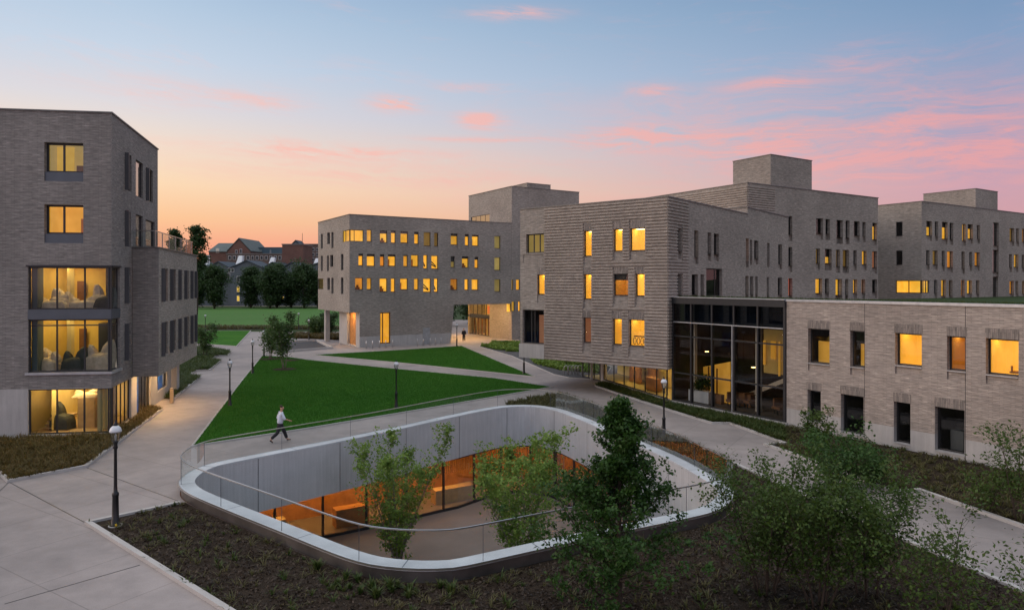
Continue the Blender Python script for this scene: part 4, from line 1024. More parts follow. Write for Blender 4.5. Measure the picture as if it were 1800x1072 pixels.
# ================================================================ GROUND
def chaikin(p, it=2, closed=True):
    for _ in range(it):
        q = []; n = len(p)
        for i in range(n):
            a, b = p[i], p[(i+1) % n]; q += [(a[0]*.75+b[0]*.25, a[1]*.75+b[1]*.25), (a[0]*.25+b[0]*.75, a[1]*.25+b[1]*.75)]
        p = q
    return p
def resample(p, n):
    P = [Vector(q) for q in p]; P.append(P[0]); d = [0]
    for a, b in zip(P[:-1], P[1:]): d.append(d[-1]+(b-a).length)
    out = []; j = 0
    for i in range(n):
        t = d[-1]*i/n
        while d[j+1] < t: j += 1
        f = (t-d[j])/(d[j+1]-d[j]+1e-9); out.append(tuple(P[j].lerp(P[j+1], f)))
    return out
def offs(p, t):
    """outward offset of a clockwise/ccw closed curve; t number or list"""
    n = len(p); A = sum(p[i][0]*p[(i+1) % n][1]-p[(i+1) % n][0]*p[i][1] for i in range(n)); sg = 1 if A > 0 else -1; out = []
    for i in range(n):
        a, b = Vector(p[i-1]), Vector(p[(i+1) % n]); d = (b-a).normalized(); k = t[i] if isinstance(t, list) else t
        out.append((p[i][0]+d.y*sg*k, p[i][1]-d.x*sg*k))
    return out
ZR = .40
rim_px = [(312.8, 847.4), (318, 859), (338, 871), (403.7, 898.4), (485.6, 931), (582, 971), (625.7, 986), (662, 994), (716.7, 999), (760, 999.5), (800, 998), (856, 986), (954.7, 963.9), (1060, 941), (1174.8, 917.6), (1245, 903), (1272, 892), (1288, 878), (1292, 866), (1284, 855), (1269, 846), (1200, 805.8), (1109, 768), (1060, 746), (1012.9, 727.3), (987.4, 718.5), (954.7, 712.8), (925.6, 711), (889, 712), (860, 715.3), (800, 727), (700, 749), (622, 765.5), (516.5, 785.5), (440, 800), (396.5, 808.5), (367, 814.7), (338, 825.6), (321.8, 836.5)]
rim = resample(chaikin([g(u, v, ZR) for u, v in rim_px], 2), 150)
if sum(rim[i][0]*rim[(i+1) % 150][1]-rim[(i+1) % 150][0]*rim[i][1] for i in range(150)) < 0: rim = rim[::-1]
inner = offs(rim, -.55); hole = offs(rim, -.03)
# one sheet to the horizon, with the hole of the courtyard
struct(sheet_mb([(-1500, -60), (1500, -60), (1500, 3000), (-1500, 3000)], -.03, hole).build('ground', 'terrain'))
pav = [(-60, 4), (45, 4), (90, 60), (120, 150), (-20, 150), g(605, 583), g(340, 583), (-40, 60)]
struct(sheet_mb(pav, 0, hole).build('paving', 'paving'))
field = [g(-400, 581), g(330, 580), g(470, 579), g(640, 580), g(760, 588), g(700, 541.5), g(340, 541), g(-400, 541)]
struct(sheet_mb(field, .02).build('playing_field', 'field'))
PX = lambda L: [g(u, v) for u, v in L]
lawn1 = PX([(338, 785), (460, 745), (540, 728), (540, 754), (970, 681), (870, 664.5), (670, 646.5), (540, 634), (510, 629), (461, 626), (425, 670)])
lawn1 = PX([(338, 785), (540, 754), (755, 718), (970, 681), (870, 665.5), (670, 646.5), (540, 633), (510, 628.5), (461, 626), (425, 670)])
lawn2 = PX([(551.6, 624.4), (700, 638), (940, 662.8), (811.6, 608.5), (700, 616)])
lawn3 = PX([(330, 581.5), (441, 581.5), (415.6, 609), (330, 603)])
for p, nm in ((lawn1, 'lawn'), (lawn2, 'lawn'), (lawn3, 'lawn')): struct(sheet_mb(p, .05, skirt=.06).build(nm, 'lawn'))
def kerb(pts, name='kerb', w=.16, h=.11, closed=False, side=0, mat='kerb_stone'):
    return struct(strip_mb(pts, w, -.01, h, closed, side).build(name, mat))
for p in (lawn1, lawn2): kerb(p, w=.10, h=.075, closed=True)
kerb(lawn3, w=.10, h=.075, closed=True)
bedA = PX([(-260, 900), (0, 833), (16, 847), (151, 821), (284, 721), (263, 716), (193, 766), (0, 774), (-300, 780)])
kA = PX([(-60, 815), (0, 833), (16, 847), (151, 821), (284, 721)])
bedL = PX([(375, 614), (404, 619), (400, 626), (378, 626), (370, 633), (388, 634.5), (368, 651), (344, 652), (329, 662.5), (351, 664), (303, 702), (280, 700), (310, 640), (330, 612)])
kL = PX([(404, 619), (400, 626), (378, 626), (370, 633), (388, 634.5), (368, 651), (344, 652), (329, 662.5), (351, 664), (303, 702)])
bedF = PX([(155, 921), (322, 884), (450, 890), (700, 850), (1200, 850), (1290, 858), (1285, 815), (1561, 939), (1800, 1043)])+[(27, 12), (27, 4.5), (2, 4.5), g(700, 1264)]
kF1 = PX([(316, 886), (155, 921), (395, 1072), (700, 1264)]); kF2 = PX([(1289, 816), (1561, 939), (1800, 1043), (2100, 1174)])
bedB = PX([(889, 709), (985, 692), (1031, 709), (1200, 774.6), (1285, 814.5), (1290, 858), (1200, 850), (1000, 760), (900, 735)])
kB = PX([(889, 709), (985, 692), (1031, 709), (1200, 774.6), (1285, 814.5)])
kG = PX([(1047, 679), (1075, 689), (1130, 707), (1200, 729.5), (1252, 745), (1283, 745), (1380, 780.5), (1346, 783), (1408, 804), (1524, 849), (1573, 866), (1616, 863), (1797, 927), (2100, 1035)])
bedG = kG+[fG.P(30, 0, -.1)[:2], fG.P(0, 0, -.1)[:2], g(1062, 671)]
bedM = PX([(842, 609), (870, 604), (914, 604.5), (980, 617), (1075, 645), (1060, 668), (1000, 664), (973, 658), (900, 626)])
for p, nm in ((bedA, 'planting_bed'), (bedL, 'planting_bed'), (bedF, 'planting_bed'), (bedB, 'planting_bed'), (bedG, 'planting_bed')):
    struct(sheet_mb(p, .03, offs(rim, .02) if p in (bedF, bedB) else None).build(nm, 'mulch'))
struct(sheet_mb(bedM, .03).build('gravel_bed', 'gravel'))
for k_ in (kA, kL, kF1, kF2, kB, kG): kerb(k_)
kerb(bedM, closed=True, w=.1, h=.05)
gy = offs(rim, 1.0); gpoly = [gy[i] for i in range(150) if rim[i][1] > 27.5 and rim[i][0] > 1.2]
# grey ledge next to the rim on the right side
n_ = len(rim); i0 = [i for i in range(n_) if rim[i][0] > 3.0 and rim[i][1] > 25.5 and rim[i][0] > 0]
mb = MB()
for i in i0:
    j = (i+1) % n_
    if j in i0:
        o1, o2 = offs(rim, .03), offs(rim, .62)
        mb.face([(*o1[i], .06), (*o2[i], .06), (*o2[j], .06), (*o1[j], .06)])
struct(mb.build('gravel_margin', 'gravel'))
# soil strips behind the lawns, far path and paved court
struct(sheet_mb(PX([(330, 574), (470, 573), (640, 575), (640, 579.5), (441, 579.5), (330, 580)]), .035).build('soil_strip', 'soil_strip'))
struct(sheet_mb(PX([(520, 587), (606, 590), (606, 598.5), (500, 593)]), .03).build('planting_bed', 'mulch'))
struct(sheet_mb(PX([(478, 603), (513, 601.5), (557, 600), (583, 613), (483, 621)]), .012).build('court_paving', 'gravel'))
kerb(PX([(478, 603), (513, 601.5), (557, 600), (583, 613), (483, 621)]), w=.2, h=.25, closed=True)
mb = MB()
for a, b in (((16, 847), (155, 921)), ((8, 1061), (246, 992.5)), ((151, 821), (313, 880)), ((-40, 900), (16, 847))): strip_mb([g(*a), g(*b)], .03, .0, .004, mb=mb)
struct(mb.build('paving_joint', 'metal_dark'))

# ================================================================ SUNKEN COURTYARD
court = empty('sunken_courtyard', (-1, 29, 0), 'rounded sunken courtyard with pale concrete rim and orange lit rooms below ground', 'courtyard')
zf, zfl = -2.02, -4.95
mb = MB()
for i in range(n_):
    j = (i+1) % n_
    a, b, c, d = rim[i], rim[j], inner[j], inner[i]
    mb.face([(*a, ZR), (*b, ZR), (*c, ZR), (*d, ZR)]); mb.face([(*a, ZR-.07), (*b, ZR-.07), (*b, ZR), (*a, ZR)]); mb.face([(*d, ZR-.07), (*d, ZR), (*c, ZR), (*c, ZR-.07)])
cap = mb.build('rim_cap', 'cap_concrete', court)
mb = MB()
for i in range(0, n_, 9):
    a, d = Vector(rim[i]), Vector(inner[i]); t = (Vector(rim[(i+1) % n_])-a).normalized()*.012
    mb.face([(*(a-t), ZR+.003), (*(a+t), ZR+.003), (*(d+t), ZR+.003), (*(d-t), ZR+.003)])
mb.build('rim_joint', 'metal_panel', cap)
out1 = offs(rim, -.06); mb = MB()
for i in range(n_):
    j = (i+1) % n_; mb.face([(*out1[i], -.03), (*out1[j], -.03), (*out1[j], ZR-.065), (*out1[i], ZR-.065)])
mb.build('steel_skirt', 'steel_dark', court)
edge = offs(rim, .012); mb = MB()
for i in range(n_):
    j = (i+1) % n_; mb.face([(*edge[i], ZR-.05), (*edge[j], ZR-.05), (*edge[j], ZR+.012), (*edge[i], ZR+.012)]); mb.face([(*edge[i], ZR+.012), (*edge[j], ZR+.012), (*rim[j], ZR+.012), (*rim[i], ZR+.012)])
mb.build('steel_edge', 'steel', court)
# which stretches are glazed below the concrete band
cen = (-1.0, 29.0)
def glazed(i):
    x, y = inner[i]; j = (i+1) % n_; dx, dy = inner[j][0]-x, inner[j][1]-y; ny = -dx
    return ny > 0 and x < 5.9 and y > 29.2 - 0 and (x > -13.5)
mb = MB(); out2 = offs(inner, .11); mj = MB()
for i in range(n_):
    j = (i+1) % n_; zb = zf if glazed(i) else zfl-.05
    mb.face([(*inner[j], zb), (*inner[i], zb), (*inner[i], ZR-.06), (*inner[j], ZR-.06)])
    mb.face([(*inner[j], zf), (*out2[j], zf), (*out2[i], zf), (*inner[i], zf)])
    if glazed(i) != glazed(j):
        k_ = j; mb.face([(*inner[k_], zfl), (*out2[k_], zfl), (*out2[k_], zf), (*inner[k_], zf)])
mb.build('concrete_band', 'board_concrete', court)
i2 = offs(inner, -.003); mb = MB()
for i in range(4, n_, 9):
    a = Vector(i2[i]); t = (Vector(i2[(i+1) % n_])-a).normalized()*.014; zb = zf if glazed(i) else zfl
    mb.face([(*(a-t), zb), (*(a+t), zb), (*(a+t), ZR-.07), (*(a-t), ZR-.07)])
mb.build('wall_joint', 'metal_dark', court)
mb = sheet_mb(offs(inner, 7), zfl); mb.build('courtyard_floor', 'court_floor', court)
gi = [i for i in range(n_) if glazed(i)]
# order continuously
st = next(i for i in range(n_) if glazed(i) and not glazed(i-1)); seq = [(st+k) % n_ for k in range(len(gi))]
def goff(i):
    x = inner[i][0]; e = max(0, min(1, (-3.0-x)/8)); return .12+3.4*e
offl = [goff(i) for i in range(n_)]
gl = offs(inner, offl); rb = offs(inner, [o+3.6 for o in offl])
mb = MB()
for a, b in zip(seq[:-1], seq[1:]): mb.face([(*gl[a], zfl+.12), (*gl[b], zfl+.12), (*gl[b], zf), (*gl[a], zf)])
mb.build('glass_wall', 'glass', court)
mb = MB()
for k, i in enumerate(seq):
    if k % 5 == 0 or k == len(seq)-1: p = gl[i]; mb.box((p[0], p[1], zfl), (.09, .14, zf-zfl), .6)
strip_mb([gl[i] for i in seq], .12, zfl, zfl+.14, mb=mb); strip_mb([gl[i] for i in seq], .12, zf-.08, zf-.001, mb=mb)
mb.build('mullions', 'metal_dark', court)
mb = MB()
for a, b in zip(seq[:-1], seq[1:]): mb.face([(*rb[a], zfl), (*rb[b], zfl), (*rb[b], zf), (*rb[a], zf)])
for i in (seq[0], seq[-1]): mb.face([(*gl[i], zfl), (*rb[i], zfl), (*rb[i], zf), (*gl[i], zf)])
mb.build('room_wall', 'wood_warm', court)
mb = MB()
for a, b in zip(seq[:-1], seq[1:]): mb.face([(*out2[a], zf+.01), (*out2[b], zf+.01), (*rb[b], zf+.01), (*rb[a], zf+.01)])
mb.build('room_ceiling', 'paint_cream', court)
sl = offs(inner, [o+.55 for o in offl]); mb = MB(); P_ = [Vector(sl[i]) for i in seq]; d_ = 0
for a, b in zip(P_[:-1], P_[1:]):
    L_ = (b-a).length; k = 0
    while k*.16 < L_:
        p = a.lerp(b, k*.16/L_)
        if p.x > -6.5: mb.box((p.x, p.y, zf-1.0 if p.x < 1.0 else zfl+.1), (.05, .07, 1.0 if p.x < 1.0 else zf-zfl-.1), math.atan2((b-a).y, (b-a).x))
        k += 1
mb.build('timber_slats', 'wood_warm', court)
lp = offs(inner, [o+1.9 for o in offl]); 
for k, i in enumerate(seq):
    if k % 6 == 3: p = lp[i]; MB().box((p[0], p[1], zf-.07), (.9, .3, .05), .5).build('ceiling_light', 'light_orange', court)
for k, (x, dx) in enumerate(((-11.5, 2.2), (-7.5, 1.8), (-2.5, 2.6), (1.5, 1.8))):
    i = min(seq, key=lambda q: abs(gl[q][0]-x)); p = offs(inner, [o+1.3 for o in offl])[i]
    MB().box((p[0], p[1], zfl), (dx, .7, .95 if k != 2 else .8), .55).build('counter', 'wood_warm' if k % 2 else 'plywood', court)
# glass balustrade around the rim
bal = empty('glass_balustrade', (rim[0][0], rim[0][1], ZR), 'frameless glass balustrade with thin steel handrail running all round the sunken courtyard rim', 'balustrade')
bl = offs(rim, -.07); mb = MB(); seg = 8
zt_ = ZR+.98
for i in range(n_):
    j = (i+1) % n_; a, b = Vector(bl[i]), Vector(bl[j])
    if i % seg == 0: a = a.lerp(b, .05)
    mb.face([(a.x, a.y, ZR), (b.x, b.y, ZR), (b.x, b.y, zt_), (a.x, a.y, zt_)])
mb.build('glass_panels', 'glass_rail', bal)
strip_mb(bl, .042, zt_, zt_+.035, True).build('handrail', 'steel', bal)
mb = MB()
for i in range(0, n_, seg): mb.box((bl[i][0], bl[i][1], ZR), (.014, .014, .98), 0)
mb.build('panel_joint', 'metal_panel', bal)

# ================================================================ PLANTING
def tufts(poly, n, hgt, mat, name, label, z=.03, seed=1, per=9, hole_=None, spread=.12, clump=None, wid=.012):
    rg = random.Random(seed); xs = [p[0] for p in poly]; ys = [p[1] for p in poly]; x0, x1, y0, y1 = min(xs), max(xs), min(ys), max(ys)
    mb = MB(); k = 0; tries = 0
    while k < n and tries < n*40:
        tries += 1; x, y = rg.uniform(x0, x1), rg.uniform(y0, y1)
        if not pip(x, y, poly) or (hole_ and pip(x, y, hole_)): continue
        if clump and noise.noise(Vector((x*clump, y*clump, seed))) < -.05 and rg.random() < .85: continue
        k += 1; S = rg.uniform(.5, 1.25)
        for _ in range(per):
            a = rg.uniform(0, 6.283); d = rg.uniform(.1, 1)*spread*S; h = hgt*S*rg.uniform(.5, 1.15)
            bx, by = x+math.cos(a)*d*.35, y+math.sin(a)*d*.35; w = wid*rg.uniform(.7, 1.5)
            px_, py_ = -math.sin(a)*w, math.cos(a)*w; mx, my = bx+math.cos(a)*d*.5, by+math.sin(a)*d*.5; tx, ty = bx+math.cos(a)*d*1.6, by+math.sin(a)*d*1.6
            mb.face([(bx-px_, by-py_, z), (bx+px_, by+py_, z), (mx+px_, my+py_, z+h*.65), (mx-px_, my-py_, z+h*.65)])
            mb.face([(mx-px_, my-py_, z+h*.65), (mx+px_, my+py_, z+h*.65), (tx, ty, z+h)])
    return stuff(mb.build(name, mat), label, 'plants')
hr = offs(rim, .15)
tufts(PX([(540, 985), (640, 1008), (760, 1018), (800, 1050), (640, 1055), (540, 1030)]), 24, .26, 'blade_green', 'leafy_perennials', 'patch of taller leafy green plants by the near courtyard rim', seed=14, hole_=hr, per=26, spread=.16, wid=.02)
tufts(bedF, 2100, .15, 'blade', 'bed_grasses', 'sparse young grass tufts in the dark mulch bed in front of the courtyard', seed=2, hole_=hr, per=9, spread=.2, wid=.009)
tufts(bedF, 650, .19, 'blade_green', 'bed_seedlings', 'low green seedlings in the dark mulch bed in front of the courtyard', seed=3, hole_=hr, per=10, spread=.15, clump=.5, wid=.014)
tufts(bedB, 1500, .28, 'blade', 'bank_grasses', 'dry grasses in the narrow bed behind the courtyard rim', seed=4, hole_=offs(rim, .65), per=9, spread=.2)
tufts(PX([(1130, 770), (1200, 776), (1283, 815), (1270, 842)]), 700, .2, 'blade_rust', 'rust_groundcover', 'rust coloured ground cover by the right corner of the courtyard', seed=5, hole_=offs(rim, .65))
tufts(bedA, 5200, .27, 'blade_gold', 'golden_grasses', 'golden grasses in the bed below the lit ground floor at left', seed=6, spread=.24)
tufts(bedL, 3200, .35, 'blade_green', 'stepped_bed_planting', 'green planting in the bed with a stepped kerb beside the left wing', seed=7, spread=.3, wid=.02)
tufts(bedG, 1700, .2, 'blade', 'wall_bed_planting', 'low dark planting along the foot of the low brick building', seed=8, spread=.26, wid=.014)
tufts(PX([(1047, 679), (1130, 706), (1252, 744), (1283, 744), (1378, 779), (1378, 752), (1180, 712), (1062, 674)]), 2600, .26, 'blade_green', 'hall_bed_planting', 'strip of low green planting below the glass hall', seed=9, spread=.26, wid=.016)
tufts(PX([(520, 588), (606, 591), (606, 598), (505, 594)]), 900, .5, 'blade_gold', 'far_bed_planting', 'band of grasses behind the paved court', seed=10, spread=.5, wid=.04)
tufts(PX([(335, 574.5), (640, 576), (640, 579), (335, 579)]), 700, .5, 'blade', 'field_edge_grass', 'rough grass strip along the near edge of the playing field', seed=12, spread=.5, wid=.05)
for nm, p, s in (('hedge_mounds', PX([(845, 609), (870, 604.5), (914, 605), (914, 619), (885, 618)]), 21), ('hedge_mounds', PX([(930, 628), (965, 630), (1060, 647), (1050, 657), (985, 651), (940, 640)]), 22)):
    rg = np.random.RandomState(s); pts = []
    xs = [q[0] for q in p]; ys = [q[1] for q in p]
    while len(pts) < 9000:
        x, y = rg.uniform(min(xs), max(xs)), rg.uniform(min(ys), max(ys))
        if pip(x, y, p) and noise.noise(Vector((x*.45, y*.45, s))) > -.25: pts.append((x, y, .05+rg.uniform(0, .55)*(.6+.6*noise.noise(Vector((x*.8, y*.8, 3))))))
    stuff(leaf_mesh(nm, np.array(pts), .22, 'leaf_birch', s, origin=(0, 0, 0)), 'low clipped green mounds beside the gravel strip' if s == 21 else 'low green mounds behind the bicycle hoops', 'plants')
rs_ = np.random.RandomState(77); pts = []
while len(pts) < 50000:
    Y_ = 9+30*rs_.rand(4000)**1.5; X_ = rs_.uniform(-13, 26, 4000)
    pts += [(x, y, .035+.03*rs_.rand()) for x, y in zip(X_, Y_) if pip(x, y, bedF) and not pip(x, y, hr)]
stuff(leaf_mesh('mulch_chips', np.array(pts[:50000]), .085, 'chip', 78, origin=(0, 0, 0)), 'loose bark chips covering the dark bed in front of the courtyard', 'mulch')
# grass blades that roughen the lawns' edges and surface
def blades(poly, n, seed, name):
    rg = np.random.RandomState(seed); xs = [q[0] for q in poly]; ys = [q[1] for q in poly]; P = []
    while len(P) < n:
        c = np.stack([rg.uniform(min(xs), max(xs), 4000), rg.uniform(min(ys), max(ys), 4000)], 1)
        P += [q for q in c.tolist() if pip(q[0], q[1], poly)]
    P = np.array(P[:n]); N = n; a = rg.uniform(0, 6.283, N); h = rg.uniform(.03, .075, N); w = .012
    dx, dy = np.cos(a)*w, np.sin(a)*w; lx, ly = rg.normal(0, .02, N), rg.normal(0, .02, N)
    z = .05; V = np.empty((N, 3, 3)); V[:, 0] = np.stack([P[:, 0]-dx, P[:, 1]-dy, np.full(N, z)], 1); V[:, 1] = np.stack([P[:, 0]+dx, P[:, 1]+dy, np.full(N, z)], 1); V[:, 2] = np.stack([P[:, 0]+lx, P[:, 1]+ly, z+h], 1)
    me = bpy.data.meshes.new(name); me.vertices.add(N*3); me.vertices.foreach_set('co', V.astype(np.float32).ravel()); me.loops.add(N*3); me.polygons.add(N)
    me.loops.foreach_set('vertex_index', np.arange(N*3, dtype=np.int32)); me.polygons.foreach_set('loop_start', np.arange(0, N*3, 3, dtype=np.int32)); me.polygons.foreach_set('loop_total', np.full(N, 3, dtype=np.int32))
    me.update(calc_edges=True); me.materials.append(M['blade_lawn']); o = bpy.data.objects.new(name, me); COL.objects.link(o)
    return o
stuff(blades(lawn1, 260000, 31, 'lawn_grass'), 'mown grass of the large triangular lawn', 'grass')
stuff(blades(lawn2, 90000, 32, 'lawn_grass'), 'mown grass of the smaller lawn by the bridging building', 'grass')

# ---------------------------------------------------------------- trees
def tree(name, label, cat, base, Ht, R, prof, n, leaf, mat, seed, stems=1, clear=.2, bark='bark', tr=.07, group=None, nb=26, rise=.6, sig=.2, lean=.12, wisp=.0, spread=.0):
    rg = random.Random(seed); rs = np.random.RandomState(seed); e = empty(name, base, label, cat, group); mb = MB(); tips = []; bx, by, bz = base
    for s in range(stems):
        a = 2*math.pi*(s+rg.random()*.6)/max(1, stems); ln = (lean if stems == 1 else R*rg.uniform(.35, .75)*1.0)
        hh = Ht*(1 if s == 0 else rg.uniform(.72, .98)); pts = []; K = 8
        ox, oy = (0, 0) if stems == 1 else (math.cos(a)*(.12+spread), math.sin(a)*(.12+spread))
        wx, wy = rg.uniform(-1, 1), rg.uniform(-1, 1)
        for k in range(K+1):
            t = k/K; w = .035*Ht*(math.sin(t*5+seed+s)-math.sin(seed+s))*.5
            pts.append(Vector((bx+ox+math.cos(a)*ln*t**1.3+wx*w, by+oy+math.sin(a)*ln*t**1.3+wy*w, bz+hh*t*.97)))
        r0 = tr*(1 if stems == 1 else .6); mb.tube(pts, [r0*(1-.88*k/K)+.004 for k in range(K+1)], 7)
        for q in range(nb):
            t = clear+(1-clear)*((q+rg.random())/nb)**.9
            f = t*K; i = min(K-1, int(f)); p = pts[i].lerp(pts[i+1], f-i); L = R*prof((t-clear)/(1-clear))*rg.uniform(.55, 1.12)*(1 if stems == 1 else .6)
            az = rg.uniform(0, 6.283); bp = [p]; d = Vector((math.cos(az), math.sin(az), rise*rg.uniform(.4, 1.3))).normalized(); m_ = 5
            for k in range(m_):
                d = (d+Vector((rg.uniform(-.25, .25), rg.uniform(-.25, .25), rg.uniform(-.05, .28)))).normalized(); bp.append(bp[-1]+d*L/m_)
            rr = r0*(1-.85*t)*.42; mb.tube(bp, [max(.003, rr*(1-.85*k/m_)) for k in range(m_+1)], 4, False)
            for k in range(1, m_+1):
                tips.append((bp[k], .5+k*.25, L))
                if k >= 2:
                    d2 = (d+Vector((rg.uniform(-1, 1), rg.uniform(-1, 1), rg.uniform(-.3, .5)))).normalized(); L2 = L*.28*rg.uniform(.6, 1.3); q2 = bp[k]+d2*L2
                    mb.tube([bp[k], bp[k]+d2*L2*.5+Vector((0, 0, .02)), q2], [max(.0025, rr*.35), .002, .0015], 3, False); tips.append((q2, 1.6, L)); tips.append((bp[k].lerp(q2, .5), 1.0, L))
    mb.build('trunk', bark, e, smooth=True)
    T = np.array([t[0] for t in tips]); W = np.array([t[1] for t in tips]); W *= rs.uniform(.1, 1.6, len(W))**1.6; W /= W.sum()
    k = rs.choice(len(T), n, p=W); C = T[k]+rs.normal(size=(n, 3))*sig*np.array([1, 1, .75]); leaf_mesh('crown', C, leaf, mat, seed, parent=e)
    return e
cone = lambda t: (1-t)**.75*.95+.06
oval = lambda t: math.sin(math.pi*(t*.86+.12))**.7
vase = lambda t: .45+.6*t*(1-t)*2.2
shrubp = lambda t: .75+.35*math.sin(math.pi*t)
# the dark maple in front of the courtyard: narrow leader, bulges on one side
MPT = [(0, 2.3), (.12, 2.7), (.28, 2.4), (.4, 1.6), (.5, 1.3), (.6, 1.05), (.68, .52), (.76, .6), (.84, .72), (.9, .36), (1, .12)]
def maple_prof(t):
    for (a, u), (b, v) in zip(MPT[:-1], MPT[1:]):
        if a <= t <= b: return (u+(v-u)*(t-a)/(b-a))*.92
    return .1
bm = (1088-CX)/F0*16.2
tree('maple_tree', 'dark conical maple tree standing in front of the courtyard rim', 'tree', (bm, 16.2, 0), 5.3, 1.0, maple_prof, 25000, .082, 'leaf_maple', 11, tr=.075, clear=.05, nb=140, rise=.35, sig=.08, lean=-.12)
tree('birch_tree', 'light green multi-stem tree in the courtyard, left of the dark maple', 'tree', (-5.2, 31.0, zfl), 6.2, 3.2, oval, 8800, .12, 'leaf_birch', 23, stems=7, clear=.05, bark='bark_pale', tr=.055, nb=22, sig=.11, rise=1.5)
tree('birch_tree', 'green multi-stem tree in the courtyard just behind the dark maple', 'tree', (.45, 29.8, zfl), 6.3, 3.7, oval, 11500, .12, 'leaf_birch', 37, stems=7, clear=.08, bark='bark_pale', tr=.05, nb=20, sig=.13, rise=1.4)
# loose multi-stem shrubs and small trees on the right
sh = [((1345, 17.6), 3.3, 1.75, 6200, 6, 41, 'leafy multi-stem shrub nearest the right corner of the courtyard'),
      ((1440, 16.8), 3.15, 1.7, 7200, 6, 42, 'leafy multi-stem shrub in the middle of the dense foreground thicket'),
      ((1525, 17.4), 3.0, 1.55, 6000, 5, 43, 'thinner multi-stem shrub at the right end of the foreground thicket'),
      ((1640, 15.2), 2.7, 1.5, 1700, 4, 44, 'sparse small tree with bare dark stems in front of the right path'),
      ((1775, 14.2), 2.8, 1.5, 1000, 3, 45, 'almost leafless thin tree by the right edge, in front of the path')]
for (px_, Y), h_, R, n, st_, sd, lab in sh:
    tree('small_tree', lab, 'tree', ((px_-CX)/F0*Y, Y, 0), h_, R, shrubp, n, .078, 'leaf_shrub', sd, stems=st_, clear=.22, tr=.045, nb=15, sig=.13, rise=.9, spread=.1)
p = g(1437, 800); tree('shrub', 'upright bright green shrub by the window nearest the glass hall', 'shrub', (p[0], p[1], 0), 2.1, .75, shrubp, 1300, .12, 'leaf_shrub', 51, stems=5, clear=.1, tr=.03, nb=10, sig=.12)
p = g(1478, 865); tree('shrub', 'broad dark green shrub between the path kerb and the low brick building', 'shrub', (p[0], p[1], 0), 1.9, 1.6, shrubp, 3600, .11, 'leaf_maple', 52, stems=7, clear=.05, tr=.03, nb=12, sig=.2)
p = g(1530, 852); tree('shrub', 'rounded dark green shrub right of the broad one in the wall bed', 'shrub', (p[0], p[1], 0), 1.1, .95, shrubp, 1600, .11, 'leaf_maple', 53, stems=5, clear=.05, tr=.03, nb=8, sig=.16)
p = g(1790, 915); tree('shrub', 'tall loose leafy shrub against the low brick wall at the right edge', 'shrub', (p[0], p[1], 0), 3.0, 1.4, shrubp, 1500, .10, 'leaf_shrub', 54, stems=4, clear=.2, tr=.035, nb=14, sig=.15)
p = g(1735, 900); tree('shrub', 'low feathery shrub left of the tall one against the low brick wall', 'shrub', (p[0], p[1], 0), 1.5, .9, shrubp, 800, .09, 'leaf_shrub', 55, stems=4, clear=.1, tr=.025, nb=10, sig=.14)
p = g(360, 628); tree('small_tree', 'young green tree in the stepped bed beside the left wing', 'tree', (p[0], p[1], 0), 3.6, 1.3, oval, 2600, .16, 'leaf_lawn_tree', 61, stems=3, clear=.2, tr=.05, nb=16, sig=.22)
p = g(500, 650); tree('lawn_tree', 'larger of the two young trees at the far corner of the big lawn', 'tree', (p[0], p[1], .05), 5.1, 1.75, oval, 3600, .17, 'leaf_lawn_tree', 62, stems=3, clear=.25, bark='bark_pale', tr=.07, nb=18, sig=.26, rise=1.2)
p = g(474, 632); tree('lawn_tree', 'smaller of the two young trees at the far corner of the big lawn', 'tree', (p[0], p[1], .05), 3.4, 1.5, oval, 1900, .18, 'leaf_lawn_tree', 63, stems=3, clear=.2, bark='bark_pale', tr=.06, nb=14, sig=.28, rise=1.0)
for (u, v, tr_) in ((500, 650, 1.1), (474, 632, 1.1), (512, 634, .9)):
    p = g(u, v); m = MB(); m._lathe([(tr_, .0), (tr_, .035), (tr_*.7, .06), (0.01, .07)], (p[0], p[1], .03), 20); struct(m.build('mulch_ring', 'mulch'))
p = g(556, 590); tree('small_tree', 'left one of two round small trees beside the overhanging corner', 'tree', (p[0], p[1], 0), 2.6, 1.7, oval, 1900, .25, 'leaf_lawn_tree', 64, stems=4, clear=.1, nb=14, sig=.35)
p = g(580, 588); tree('small_tree', 'right one of two round small trees, darker, beside the overhanging corner', 'tree', (p[0], p[1], 0), 3.2, 1.5, oval, 2200, .25, 'leaf_far', 65, stems=4, clear=.1, nb=14, sig=.35)
# big trees beyond the playing field
far = [(377, 536, 455, 34, 'dense dark tree beyond the field, left of the gap between the houses'), (441, 537, 455, 22, 'slimmer dark tree beyond the field, right of the lit grey house window'), (475, 537, 455, 26, 'dark tree beyond the field in the middle of the row'), (487, 536, 448, 22, 'tall pointed tree rising behind the middle of the field row'), (535, 537, 455, 36, 'broad dark tree beyond the field beside the bridging building'), (512, 538, 466, 20, 'short rounded tree in front of the red brick tower'), (560, 537, 462, 26, 'dark tree beyond the field half hidden by the bridging building'), (345, 536, 465, 20, 'dark tree beyond the field half hidden by the left wing')]
for i, (u, vb, vt, hw, lab) in enumerate(far):
    Y = 215+(i*7) % 12; x = (u-CX)/F0*Y; h_ = (H+(HY-vt-14)/F0*Y)*.93
    tree('field_tree', lab, 'tree', (x, Y, 0), h_, hw/F0*Y*(.85+.25*((i*37) % 10)/10), oval, 8500, .5, 'leaf_far', 70+i, stems=1, clear=.05, tr=.35, nb=44, sig=.8, group='big trees beyond the playing field')
